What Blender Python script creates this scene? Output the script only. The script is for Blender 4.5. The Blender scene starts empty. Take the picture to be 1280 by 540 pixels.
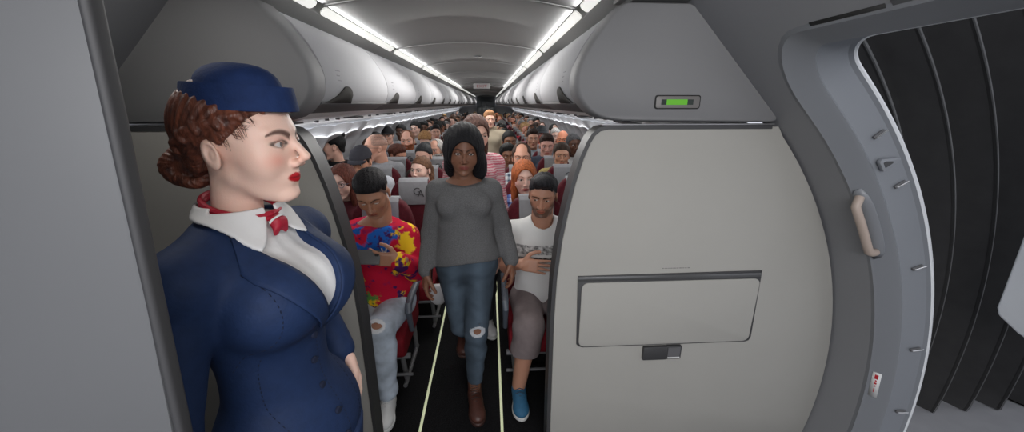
import bpy, bmesh, math, random
import numpy as np
from mathutils import Vector, Matrix

random.seed(7)
SC = bpy.context.scene
COL = SC.collection
PI = math.pi

# ------------------------------------------------------------------ camera
CAM_LOC = (0.155, 0.0, 1.75)
PITCH = math.atan(140 / 470)
YAW = math.atan(29 * math.cos(PITCH) / 470)
cd = bpy.data.cameras.new('camera')
cam = bpy.data.objects.new('camera', cd)
COL.objects.link(cam)
cam.location = CAM_LOC
cam.rotation_euler = (PI / 2 - PITCH, 0, -YAW)
cd.sensor_width = 36.0
cd.lens = 36.0 * 470 / 1280
cd.clip_start = 0.02
cd.clip_end = 200
SC.camera = cam

# ------------------------------------------------------------------ view, world, lights
SC.view_settings.view_transform = 'Standard'
SC.view_settings.look = 'None'
SC.view_settings.gamma = 1.0
SC.view_settings.use_curve_mapping = False
SC.view_settings.exposure = 0.0

w = bpy.data.worlds.new('world')
SC.world = w
w.use_nodes = True
bg = w.node_tree.nodes['Background']
bg.inputs[0].default_value = (0.88, 0.91, 1.0, 1)
bg.inputs[1].default_value = 0.85


def area(name, loc, rot, sx, sy, power, color=(1, 1, 1), spread=180):
    l = bpy.data.lights.new(name, 'AREA')
    l.shape = 'RECTANGLE'
    l.size = sx
    l.size_y = sy
    l.energy = power
    l.color = color
    l.spread = math.radians(spread)
    o = bpy.data.objects.new(name, l)
    COL.objects.link(o)
    o.location = loc
    o.rotation_euler = rot
    return o


# unseen fill lights added for the entry and cabin, then the sidewall tubes
area('entry_fill_light', (0.75, -0.1, 2.15), (math.radians(28), 0, 0), 0.9, 0.35, 16.0, (1.0, 0.96, 0.9))  # unseen light added above the entry, tilted towards the divider
area('side_fill_light', (-0.85, 0.95, 2.14), (math.radians(10), 0, 0), 0.5, 0.25, 3.8, (1.0, 0.97, 0.93))  # added to brighten the left divider and end panel
area('galley_fill_light', (0.1, -1.3, 2.10), (math.radians(50), 0, 0), 1.8, 0.5, 62.0, (0.98, 0.98, 1.0))  # unseen fill added behind the camera for evenly lit faces
for yc in (2.6, 4.6, 7.6, 11.0, 15.0, 20.0):
    area('cabin_fill_light', (0, yc, 2.15), (math.radians(-12), 0, 0), 0.8, 1.8, 22.0, (1.0, 0.98, 0.95))  # added under the vault for flat ambient light, no fitting there
for sx in (-1, 1):
    for yc in (3.25, 6.4, 9.5, 12.6, 15.7, 18.8):
        area('sidewall_tube', (sx * 1.22, yc, 1.59), (0, sx * math.radians(-15), 0), 0.05, 3.0, 3.5, (0.97, 0.98, 1.0))
        area('service_panel_tube', (sx * 1.43, yc, 1.435), (0, sx * math.radians(118), 0), 0.03, 3.0, 3.6, (0.97, 0.98, 1.0))

# ------------------------------------------------------------------ materials
def mat(name, color, rough=0.5, metal=0.0, noise=0.0, nscale=20, bump=0.0, bscale=60, emis=0.0, spec=0.5,
        stretch=None, sheen=0.0, col2=None):
    m = bpy.data.materials.new(name)
    m.use_nodes = True
    nt = m.node_tree
    b = nt.nodes['Principled BSDF']
    b.inputs['Base Color'].default_value = (*color, 1)
    b.inputs['Roughness'].default_value = rough
    b.inputs['Metallic'].default_value = metal
    b.inputs['Specular IOR Level'].default_value = spec
    if sheen:
        b.inputs['Sheen Weight'].default_value = sheen
    if emis:
        b.inputs['Emission Color'].default_value = (*color, 1)
        b.inputs['Emission Strength'].default_value = emis
    if noise or bump:
        tc = nt.nodes.new('ShaderNodeTexCoord')
        mp = nt.nodes.new('ShaderNodeMapping')
        if stretch:
            mp.inputs['Scale'].default_value = stretch
        nt.links.new(tc.outputs['Object'], mp.inputs[0])
    if noise:
        n = nt.nodes.new('ShaderNodeTexNoise')
        n.inputs['Scale'].default_value = nscale
        n.inputs['Detail'].default_value = 6
        nt.links.new(mp.outputs[0], n.inputs['Vector'])
        r = nt.nodes.new('ShaderNodeMapRange')
        r.inputs[1].default_value = 0.3
        r.inputs[2].default_value = 0.7
        nt.links.new(n.outputs[0], r.inputs[0])
        mx = nt.nodes.new('ShaderNodeMix')
        mx.data_type = 'RGBA'
        c2 = col2 if col2 else tuple(min(1, c * (1 + noise)) for c in color)
        c1 = color if col2 else tuple(c * (1 - noise) for c in color)
        mx.inputs[6].default_value = (*c1, 1)
        mx.inputs[7].default_value = (*c2, 1)
        nt.links.new(r.outputs[0], mx.inputs[0])
        nt.links.new(mx.outputs[2], b.inputs['Base Color'])
    if bump:
        n = nt.nodes.new('ShaderNodeTexNoise')
        n.inputs['Scale'].default_value = bscale
        n.inputs['Detail'].default_value = 5
        nt.links.new(mp.outputs[0], n.inputs['Vector'])
        bp = nt.nodes.new('ShaderNodeBump')
        bp.inputs['Strength'].default_value = bump
        bp.inputs['Distance'].default_value = 0.01
        nt.links.new(n.outputs[0], bp.inputs['Height'])
        nt.links.new(bp.outputs[0], b.inputs['Normal'])
    return m


def attr_mat(name, rough=0.5, sss=0.0, bump=0.0, bscale=200, spec=0.4):
    """colour comes from the mesh's own 'Col' attribute (the thing's real colouring)"""
    m = bpy.data.materials.new(name)
    m.use_nodes = True
    nt = m.node_tree
    b = nt.nodes['Principled BSDF']
    a = nt.nodes.new('ShaderNodeAttribute')
    a.attribute_name = 'Col'
    nt.links.new(a.outputs['Color'], b.inputs['Base Color'])
    b.inputs['Roughness'].default_value = rough
    b.inputs['Specular IOR Level'].default_value = spec
    if sss:
        b.inputs['Subsurface Weight'].default_value = sss
        b.inputs['Subsurface Radius'].default_value = (1.0, 0.4, 0.25)
        b.inputs['Subsurface Scale'].default_value = 0.006
    if bump:
        n = nt.nodes.new('ShaderNodeTexNoise')
        n.inputs['Scale'].default_value = bscale
        n.inputs['Detail'].default_value = 4
        tc = nt.nodes.new('ShaderNodeTexCoord')
        nt.links.new(tc.outputs['Object'], n.inputs['Vector'])
        bp = nt.nodes.new('ShaderNodeBump')
        bp.inputs['Strength'].default_value = bump
        bp.inputs['Distance'].default_value = 0.004
        nt.links.new(n.outputs[0], bp.inputs['Height'])
        nt.links.new(bp.outputs[0], b.inputs['Normal'])
    return m


_mc = {}


def cmat(kind, color):
    """cached plain materials: cloth / hair / skin-like by colour"""
    key = (kind, tuple(round(c, 3) for c in color))
    if key not in _mc:
        if kind == 'cloth':
            _mc[key] = mat('cloth', color, 0.85, noise=0.10, nscale=35, bump=0.35, bscale=14, spec=0.2)
        elif kind == 'hair':
            _mc[key] = mat('hair', color, 0.62, noise=0.5, nscale=22, bump=0.6, bscale=60, spec=0.22, stretch=(5, 5, 0.5))
        else:
            _mc[key] = mat(kind, color, 0.5)
    return _mc[key]


# ------------------------------------------------------------------ linking objects
def tag(o, label=None, cat=None, group=None, kind=None):
    if label:
        o['label'] = label
    if cat:
        o['category'] = cat
    if group:
        o['group'] = group
    if kind:
        o['kind'] = kind
    return o


def empty(name, loc=(0, 0, 0), rz=0.0):
    o = bpy.data.objects.new(name, None)
    o.empty_display_size = 0.1
    COL.objects.link(o)
    o.location = loc
    o.rotation_euler = (0, 0, rz)
    return o


def link(name, me, m=None, parent=None, smooth=True):
    o = bpy.data.objects.new(name, me)
    if m is not None:
        me.materials.clear()
        for mm in (m if isinstance(m, (list, tuple)) else [m]):
            me.materials.append(mm)
    COL.objects.link(o)
    if parent:
        o.parent = parent
    if smooth and len(me.polygons):
        me.polygons.foreach_set('use_smooth', [True] * len(me.polygons))
    return o


def flat(o):
    o.data.polygons.foreach_set('use_smooth', [False] * len(o.data.polygons))
    return o


def autosmooth(o, deg=35):
    me = o.data
    bm = bmesh.new()
    bm.from_mesh(me)
    lim = math.radians(deg)
    for e in bm.edges:
        if len(e.link_faces) == 2:
            e.smooth = e.calc_face_angle(0) < lim
    bm.to_mesh(me)
    bm.free()
    return o


def copy_tree(o, parent=None):
    c = o.copy()
    COL.objects.link(c)
    c.parent = parent
    for ch in o.children:
        copy_tree(ch, c)
    return c


def np_mesh(name, V, Fq, cols=None):
    me = bpy.data.meshes.new(name)
    me.from_pydata(V.tolist(), [], Fq.tolist() if hasattr(Fq, 'tolist') else Fq)
    me.update()
    if cols is not None:
        a = me.color_attributes.new('Col', 'FLOAT_COLOR', 'POINT')
        c4 = np.ones((len(V), 4), np.float32)
        c4[:, :3] = cols
        a.data.foreach_set('color', c4.ravel())
    return me


# ------------------------------------------------------------------ mesh builder for hard surfaces
class MB:
    def __init__(s):
        s.v = []
        s.f = []

    def add(s, vs, fs):
        n = len(s.v)
        s.v += [tuple(p) for p in vs]
        s.f += [tuple(i + n for i in f) for f in fs]
        return s

    def box(s, x0, y0, z0, x1, y1, z1, M=None):
        vs = [(x, y, z) for z in (z0, z1) for y in (y0, y1) for x in (x0, x1)]
        if M is not None:
            vs = [tuple(M @ Vector(p)) for p in vs]
        return s.add(vs, [(0, 2, 3, 1), (4, 5, 7, 6), (0, 1, 5, 4), (2, 6, 7, 3), (0, 4, 6, 2), (1, 3, 7, 5)])

    def prism(s, poly, axis, a, b, M=None):
        """poly: 2-D points; extruded along axis ('x','y','z') from a to b"""
        def P(u, v, t):
            q = {'x': (t, u, v), 'y': (u, t, v), 'z': (u, v, t)}[axis]
            return tuple(M @ Vector(q)) if M is not None else q
        n = len(poly)
        vs = [P(u, v, a) for u, v in poly] + [P(u, v, b) for u, v in poly]
        fs = [tuple(range(n)), tuple(range(2 * n - 1, n - 1, -1))]
        fs += [(i, i + n, (i + 1) % n + n, (i + 1) % n) for i in range(n)]
        return s.add(vs, fs)

    def tube(s, pts, r, seg=10, caps=True):
        pts = [Vector(p) for p in pts]
        rs = r if isinstance(r, (list, tuple)) else [r] * len(pts)
        rings = []
        prev = None
        for i, p in enumerate(pts):
            d = (pts[min(i + 1, len(pts) - 1)] - pts[max(i - 1, 0)]).normalized()
            if prev is None:
                a = d.orthogonal().normalized()
            else:
                a = (prev - d * prev.dot(d)).normalized()
            prev = a
            b = d.cross(a)
            rings.append([p + (a * math.cos(t) + b * math.sin(t)) * rs[i] for t in [2 * PI * k / seg for k in range(seg)]])
        vs = [q for ring in rings for q in ring]
        fs = []
        for i in range(len(pts) - 1):
            for k in range(seg):
                k2 = (k + 1) % seg
                fs.append((i * seg + k, i * seg + k2, (i + 1) * seg + k2, (i + 1) * seg + k))
        if caps:
            fs.append(tuple(range(seg - 1, -1, -1)))
            fs.append(tuple((len(pts) - 1) * seg + k for k in range(seg)))
        return s.add(vs, fs)

    def sweep(s, prof, t0, t1, closed=False):
        """prof: list of (x,z); extruded along y from t0 to t1 as an open sheet"""
        n = len(prof)
        vs = [(x, t0, z) for x, z in prof] + [(x, t1, z) for x, z in prof]
        m = n if closed else n - 1
        return s.add(vs, [(i, i + n, (i + 1) % n + n, (i + 1) % n) for i in range(m)])

    def mesh(s, name='m'):
        me = bpy.data.meshes.new(name)
        me.from_pydata(s.v, [], s.f)
        me.update()
        return me

    def build(s, name, m, parent=None, bevel=0.0, bseg=2, smooth=True, fix=True, ang=35):
        me = s.mesh(name)
        bm = bmesh.new()
        bm.from_mesh(me)
        if fix:
            bmesh.ops.recalc_face_normals(bm, faces=bm.faces)
        if bevel:
            es = [e for e in bm.edges if len(e.link_faces) == 2 and e.calc_face_angle(0) > math.radians(30)]
            bmesh.ops.bevel(bm, geom=es, offset=bevel, segments=bseg, profile=0.5, affect='EDGES', clamp_overlap=True)
        bm.to_mesh(me)
        bm.free()
        o = link(name, me, m, parent, smooth)
        if smooth:
            autosmooth(o, ang)
        return o


def rrect(x0, z0, x1, z1, r, n=6):
    pts = []
    for cx, cz, a0 in ((x1 - r, z1 - r, 0), (x0 + r, z1 - r, 90), (x0 + r, z0 + r, 180), (x1 - r, z0 + r, 270)):
        for k in range(n + 1):
            a = math.radians(a0 + 90 * k / n)
            pts.append((cx + r * math.cos(a), cz + r * math.sin(a)))
    return pts


def text_obj(name, body, size, loc, rot, m, parent=None, depth=0.0004, align='CENTER', sx=1.0):
    cu = bpy.data.curves.new(name, 'FONT')
    cu.body = body
    cu.size = size
    cu.extrude = depth
    cu.align_x = align
    cu.align_y = 'CENTER'
    tmp = bpy.data.objects.new(name, cu)
    COL.objects.link(tmp)
    dg = bpy.context.evaluated_depsgraph_get()
    me = bpy.data.meshes.new_from_object(tmp.evaluated_get(dg))
    bpy.data.objects.remove(tmp)
    bpy.data.curves.remove(cu)
    o = link(name, me, m, parent, False)
    o.location = loc
    o.rotation_euler = rot
    o.scale = (sx, 1, 1)
    return o


# ------------------------------------------------------------------ signed distance modelling
def smin(a, b, k):
    h = np.clip(0.5 + 0.5 * (b - a) / k, 0, 1)
    return b + (a - b) * h - k * h * (1 - h)


def smax(a, b, k):
    return -smin(-a, -b, k)


def cap(P, a, b, ra, rb=None):
    rb = ra if rb is None else rb
    a = np.asarray(a, float)
    b = np.asarray(b, float)
    ba = b - a
    L = float(ba @ ba) + 1e-12
    h = np.clip(((P - a) @ ba) / L, 0, 1)
    return np.linalg.norm(P - a - h[:, None] * ba, axis=1) - (ra + (rb - ra) * h)


def ell(P, c, r, R=None):
    q = P - np.asarray(c, float)
    if R is not None:
        q = q @ R
    r = np.asarray(r, float)
    k0 = np.linalg.norm(q / r, axis=1)
    k1 = np.linalg.norm(q / (r * r), axis=1) + 1e-9
    return k0 * (k0 - 1) / k1


def rbox(P, c, h, r, R=None):
    q = P - np.asarray(c, float)
    if R is not None:
        q = q @ R
    q = np.abs(q) - (np.asarray(h, float) - r)
    return np.linalg.norm(np.maximum(q, 0), axis=1) + np.minimum(q.max(axis=1), 0) - r


def rotm(ax, deg):
    return np.array(Matrix.Rotation(math.radians(deg), 3, ax))


def surf(fn, lo, hi, h):
    """surface nets over a signed distance function, evaluated only near the surface"""
    lo = np.asarray(lo, float)
    hi = np.asarray(hi, float)
    K = 4
    nb = np.ceil((hi - lo) / (h * K)).astype(int) + 1
    cc = [lo[i] + (np.arange(nb[i]) + 0.5) * h * K for i in range(3)]
    G = np.stack(np.meshgrid(*cc, indexing='ij'), -1).reshape(-1, 3)
    dc = fn(G)
    act = (np.abs(dc) < h * K * 1.9).reshape(nb)
    n = nb * K
    D = np.repeat(np.repeat(np.repeat(dc.reshape(nb), K, 0), K, 1), K, 2)
    M = np.repeat(np.repeat(np.repeat(act, K, 0), K, 1), K, 2)
    idx = np.argwhere(M)
    D[M] = fn(lo + (idx + 0.5) * h)
    D = D.astype(np.float32)
    D[0] = D[-1] = 1
    D[:, 0] = D[:, -1] = 1
    D[:, :, 0] = D[:, :, -1] = 1
    S = D < 0
    c = np.zeros(tuple(n - 1), np.int8)
    for i in (0, 1):
        for j in (0, 1):
            for k in (0, 1):
                c += S[i:n[0] - 1 + i, j:n[1] - 1 + j, k:n[2] - 1 + k]
    A = np.argwhere((c > 0) & (c < 8))
    vid = -np.ones(tuple(n - 1), np.int64)
    vid[A[:, 0], A[:, 1], A[:, 2]] = np.arange(len(A))
    acc = np.zeros((len(A), 3))
    cnt = np.zeros(len(A))
    cor = [(i, j, k) for i in (0, 1) for j in (0, 1) for k in (0, 1)]
    for p in cor:
        for ax in range(3):
            if p[ax]:
                continue
            q = list(p)
            q[ax] = 1
            a = D[A[:, 0] + p[0], A[:, 1] + p[1], A[:, 2] + p[2]]
            b = D[A[:, 0] + q[0], A[:, 1] + q[1], A[:, 2] + q[2]]
            m = (a < 0) != (b < 0)
            t = np.where(m, a / np.where(m, a - b, 1), 0)
            pos = np.tile(np.array(p, float), (len(A), 1))
            pos[:, ax] = t
            acc += pos * m[:, None]
            cnt += m
    V = lo + (A + acc / np.maximum(cnt, 1)[:, None] + 0.5) * h
    quads = []
    for ax in range(3):
        u, v = (ax + 1) % 3, (ax + 2) % 3
        sl0 = [slice(1, -1)] * 3
        sl1 = [slice(1, -1)] * 3
        sl0[ax] = slice(0, n[ax] - 1)
        sl1[ax] = slice(1, n[ax])
        a = S[tuple(sl0)]
        b = S[tuple(sl1)]
        E = np.argwhere(a != b)
        if not len(E):
            continue
        off = np.ones(3, int)
        off[ax] = 0
        fl = a[E[:, 0], E[:, 1], E[:, 2]]
        E = E + off
        du = np.zeros(3, int)
        du[u] = 1
        dv = np.zeros(3, int)
        dv[v] = 1
        g = lambda X: vid[X[:, 0], X[:, 1], X[:, 2]]
        q = np.stack([g(E - du - dv), g(E - dv), g(E), g(E - du)], 1)
        q[~fl] = q[~fl][:, ::-1]
        quads.append(q)
    Q = np.concatenate(quads) if quads else np.zeros((0, 4), int)
    Q = Q[(Q >= 0).all(1)]
    return V, Q


def join(parts):
    """parts: list of (V, F, cols)"""
    Vs, Fs, Cs, n = [], [], [], 0
    for V, Fq, c in parts:
        Vs.append(V)
        Fs += (np.asarray(Fq) + n).tolist() if len(Fq) else []
        Cs.append(np.broadcast_to(np.asarray(c, float), (len(V), 3)))
        n += len(V)
    return np.concatenate(Vs), Fs, np.concatenate(Cs)


# ------------------------------------------------------------------ heads
# head frame: origin between the ears at eye height, facing -Y, Z up. chin at z = -0.115, crown at +0.115
HP = dict(jaw=0.050, chinw=0.016, nose=1.0, brow=0.008, lips=1.0, neck=0.054, cheek=1.0, face=1.0, chin=1.0)
MALE = dict(HP, jaw=0.054, chinw=0.022, nose=1.1, brow=0.012, lips=0.8, neck=0.060)
FEM = dict(HP, jaw=0.041, chinw=0.010, nose=0.92, brow=0.005, lips=1.15, neck=0.048, cheek=0.0)
EYE = (0.0315, -0.073, 0.004)
ER = 0.0125


def head_sdf(P, hp):
    X = P.copy()
    X[:, 0] = np.abs(X[:, 0])
    d = ell(X, (0, 0.014, 0.032), (0.074, 0.097, 0.086))
    d = smin(d, ell(X, (0, -0.030, 0.012), (0.064, 0.058, 0.066)), 0.02)       # forehead / face block
    d = smin(d, ell(X, (0, -0.030, -0.040), (0.053, 0.056, 0.070)), 0.025)
    d = smin(d, cap(X, (hp['jaw'] - 0.006, 0.006, -0.058), (hp['chinw'], -0.062, -0.098), 0.017, 0.013), 0.025)
    d = smin(d, ell(X, (0, -0.070, -0.098 * hp['chin']), (0.018, 0.018, 0.014)), 0.014)
    d = smin(d, ell(X, (0.043, -0.054 + 0.004 * (1 - hp['cheek']), -0.022 - 0.004 * (1 - hp['cheek'])), (0.019, 0.021, 0.020 + 0.006 * (1 - hp['cheek']))), 0.022 + 0.012 * (1 - hp['cheek']))  # cheekbone
    d = smin(d, cap(X, (0.006, -0.084, 0.026), (0.046, -0.068, 0.026), hp['brow'], hp['brow'] * 0.7), 0.014)
    d = smax(d, -ell(X, (0.031, -0.104, 0.004), (0.019, 0.020, 0.013)), 0.012)  # eye hollow
    # nose
    n = hp['nose']
    nd = cap(X, (0, -0.085, 0.014), (0, -0.084 - 0.0275 * n, hp.get('tipz', -0.029)), 0.0062, 0.0080 * n)
    nd = smin(nd, cap(X, (0, -0.084 - 0.024 * n, hp.get('tipz', -0.029)), (0, -0.094, -0.037), 0.0065), 0.005)
    nd = smin(nd, ell(X, (0.0105 * n, -0.093, -0.036), (0.0075 * n, 0.010, 0.0075)), 0.006)
    nd = smax(nd, -ell(X, (0.006 * n, -0.100, -0.0445), (0.0034, 0.006, 0.004)), 0.002)
    d = smin(d, nd, 0.008)
    # mouth mound, lips
    l = hp['lips']
    d = smin(d, ell(X, (0, -0.066, -0.064), (0.026, 0.024, 0.018)), 0.016)
    up = cap(X, (0, -0.0885, -0.0585), (0.020, -0.0790, -0.0620), 0.0042 * l, 0.0022)
    lo = cap(X, (0, -0.0870, -0.0685), (0.017, -0.0795, -0.0655), 0.0050 * l, 0.0022)
    d = smin(d, smin(up, lo, 0.0012), 0.004)
    # philtrum-ish and under lip hollows
    d = smax(d, -ell(X, (0, -0.100, -0.0795), (0.018, 0.012, 0.005)), 0.010)
    # eyelids
    E = np.array(EYE)
    lid = np.linalg.norm(X - E, axis=1) - (ER + 0.0020)
    d = smin(d, lid, 0.004)
    op = ell(X, (E[0] + 0.0005, E[1] - 0.014, E[2] - 0.0006), (0.0144, 0.016, 0.0044))
    d = smax(d, -op, 0.0012)
    # ears
    Re = rotm('X', -14) @ rotm('Z', 16)
    ear = ell(X, (0.0760, 0.017, -0.012), (0.0080, 0.0165, 0.0275), Re)
    ear = smax(ear, -ell(X, (0.0845, 0.014, -0.008), (0.0075, 0.0100, 0.0170), Re), 0.003)
    ear = smin(ear, ell(X, (0.0775, 0.012, -0.016), (0.004, 0.006, 0.010), Re), 0.004)
    d = smin(d, ear, 0.005)
    # neck
    nr = hp['neck']
    d = smin(d, cap(P, (0, 0.030, -0.06), (0, 0.052, -0.21), nr, nr * 1.06), 0.022)
    return d


_head_cache = {}


def head_mesh(hp, h):
    key = (tuple(sorted(hp.items())), h)
    if key not in _head_cache:
        _head_cache[key] = surf(lambda P: head_sdf(P, hp), (-0.10, -0.13, -0.23), (0.10, 0.125, 0.13), h)
    return _head_cache[key]


def head_cols(V, skin, lip=None, browc=None, stubble=0.0, stubc=(0.05, 0.04, 0.035), blush=0.25, liner=0.0,
              browr=1.0, browtilt=0.18, tattoo=0.0, fade=None):
    skin = np.array(skin, float)
    C = np.tile(skin, (len(V), 1))
    x, y, z = np.abs(V[:, 0]), V[:, 1], V[:, 2]

    def mixc(m, col):
        nonlocal C
        C = C * (1 - m[:, None]) + np.array(col)[None] * m[:, None]
    # warmer cheeks, nose tip, ears
    m = np.exp(-(((x - 0.044) / 0.017) ** 2 + ((z + 0.026) / 0.014) ** 2)) * (y < -0.02) * blush
    mixc(m, skin * np.array([1.0, 0.50, 0.45]))
    m = np.exp(-((x / 0.016) ** 2 + ((z + 0.034) / 0.012) ** 2)) * (y < -0.09) * blush * 0.6
    mixc(m, skin * np.array([1.0, 0.60, 0.55]))
    # lips
    lip = skin * np.array([0.85, 0.52, 0.50]) if lip is None else np.array(lip)
    zc = -0.0632
    e = ((x / 0.0245) ** 2 + ((z - zc) / np.where(z > zc, 0.0095 + 0.001 * (x > 0.004), 0.0105)) ** 2)
    m = np.clip((1.0 - e) * 5, 0, 1) * (y < -0.066)
    mixc(m, lip)
    m = np.exp(-((z - zc) / 0.0013) ** 2) * (x < 0.022) * (y < -0.070) * 0.75
    mixc(m, lip * 0.25)
    # brows
    browc = skin * 0.3 if browc is None else np.array(browc)
    bz = 0.0195 + browtilt * 0.045 * (1 - ((x - 0.034) / 0.020) ** 2)
    th = 0.0034 * browr * np.clip(1.25 - (x - 0.012) / 0.05, 0.3, 1.2)
    m = np.clip(1.6 - np.abs(z - bz) / th, 0, 1) * (x > 0.010) * (x < 0.053) * (y < -0.035)
    mixc(m * 0.9, browc)
    # lash line / liner around the eye opening
    r = np.sqrt(((x - 0.032) / 0.0155) ** 2 + ((z - 0.0043) / 0.0068) ** 2)
    m = np.exp(-((r - 1.0) / 0.20) ** 2) * (y < -0.060) * np.where(z > 0.003, 1, 0.45)
    mixc(np.clip(m * (0.45 + liner), 0, 1), skin * 0.12)
    m = np.exp(-(((x - 0.034) / 0.017) ** 2 + ((z - 0.013) / 0.006) ** 2)) * (y < -0.05) * (0.18 + liner * 0.35)
    mixc(m, skin * np.array([0.55, 0.38, 0.34]))
    # stubble
    if stubble:
        jaw = np.clip((-0.040 - z) / 0.02, 0, 1) * (y < 0.012) * np.clip((z + 0.13) / 0.02, 0, 1)
        side = np.clip((x - 0.042) / 0.015, 0, 1) * np.clip((0.0 - z) / 0.02, 0, 1) * (y < 0.012) * np.clip((z + 0.13) / 0.02, 0, 1)
        mo = np.exp(-(((z + 0.0500) / 0.006) ** 2)) * (x < 0.026) * (y < -0.07)
        lipm = np.clip((1.15 - e) * 4, 0, 1) * (y < -0.066)
        m = np.clip(np.maximum(np.maximum(jaw, side), mo) * stubble, 0, 1) * (1 - lipm)
        mixc(m, stubc)
    if fade is not None:
        hl = np.interp(y, HL_Y, HL_M) if len(fade) == 3 else np.interp(y, HL_Y, HL_F)
        m = np.clip((z - hl + 0.004) / 0.010, 0, 1) * 0.9 * ((x < 0.072) | (y > 0.035) | (z > 0.03))
        mixc(m, np.array(fade[:3]) * 0.8 + skin * 0.12)
    if tattoo:
        s = np.sin(V[:, 1] * 170 + 2 * np.sin(V[:, 2] * 120)) * np.sin(V[:, 2] * 150 + 2 * np.sin(V[:, 1] * 130 + V[:, 0] * 60))
        m = (np.abs(s) < 0.30) * (z > 0.02) * (y > -0.045) * tattoo
        mixc(m, (0.08, 0.08, 0.08))
    return C


def eye_geo(side, iris=(0.12, 0.06, 0.03), gaze=(0, 0), n=16):
    """eyeball rings round the gaze axis, coloured pupil / iris / white"""
    c = np.array((EYE[0] * side, EYE[1], EYE[2]))
    g = np.array(Vector((math.sin(math.radians(gaze[0])) * 1.0, -1, math.tan(math.radians(gaze[1])))).normalized())
    a = np.cross(g, (0, 0, 1))
    a /= np.linalg.norm(a)
    b = np.cross(a, g)
    ang = [0, 9, 10, 22, 26, 29, 34, 50, 75, 100, 130]
    V, Cc = [], []
    for t in ang:
        if t <= 9:
            col = (0.005, 0.005, 0.005)
        elif t <= 26:
            col = iris if t < 25 else tuple(i * 0.35 for i in iris)
        else:
            col = (0.52, 0.49, 0.47) if t < 60 else (0.6, 0.45, 0.42)
        for k in range(n):
            ph = 2 * PI * k / n
            t_ = math.radians(t)
            V.append(c + ER * (g * math.cos(t_) + (a * math.cos(ph) + b * math.sin(ph)) * math.sin(t_)))
            Cc.append(col)
    Fq = []
    for i in range(len(ang) - 1):
        for k in range(n):
            k2 = (k + 1) % n
            Fq.append([i * n + k, i * n + k2, (i + 1) * n + k2, (i + 1) * n + k])
    return np.array(V), np.array(Fq), np.array(Cc)


# ------------------------------------------------------------------ hair (head frame)
HL_Y = [-0.12, -0.085, -0.065, -0.045, -0.030, -0.012, 0.0, 0.02, 0.045, 0.065, 0.12]
HL_M = [0.075, 0.068, 0.060, 0.040, 0.010, -0.010, 0.008, 0.022, 0.000, -0.050, -0.080]
HL_F = [0.085, 0.076, 0.066, 0.050, 0.030, 0.012, 0.014, 0.022, 0.000, -0.045, -0.080]


def tape(t, z, hl, w=0.028):
    return t - t * np.clip((z - hl + 0.004) / w, 0.12, 1) - 0.0025


def scalp(P, t, back=0.0):
    X = P.copy()
    X[:, 0] = np.abs(X[:, 0])
    d = ell(X, (0, 0.014 + back * 0.5, 0.032), (0.074 + t, 0.097 + t + back * 0.5, 0.086 + t))
    d = smin(d, ell(X, (0, -0.030, 0.012), (0.064 + t * 0.7, 0.058 + t, 0.066 + t)), 0.02)
    return smin(d, ell(X, (0, 0.055, -0.045), (0.050 + t * 0.5, 0.040 + t, 0.045)), 0.02)


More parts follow.
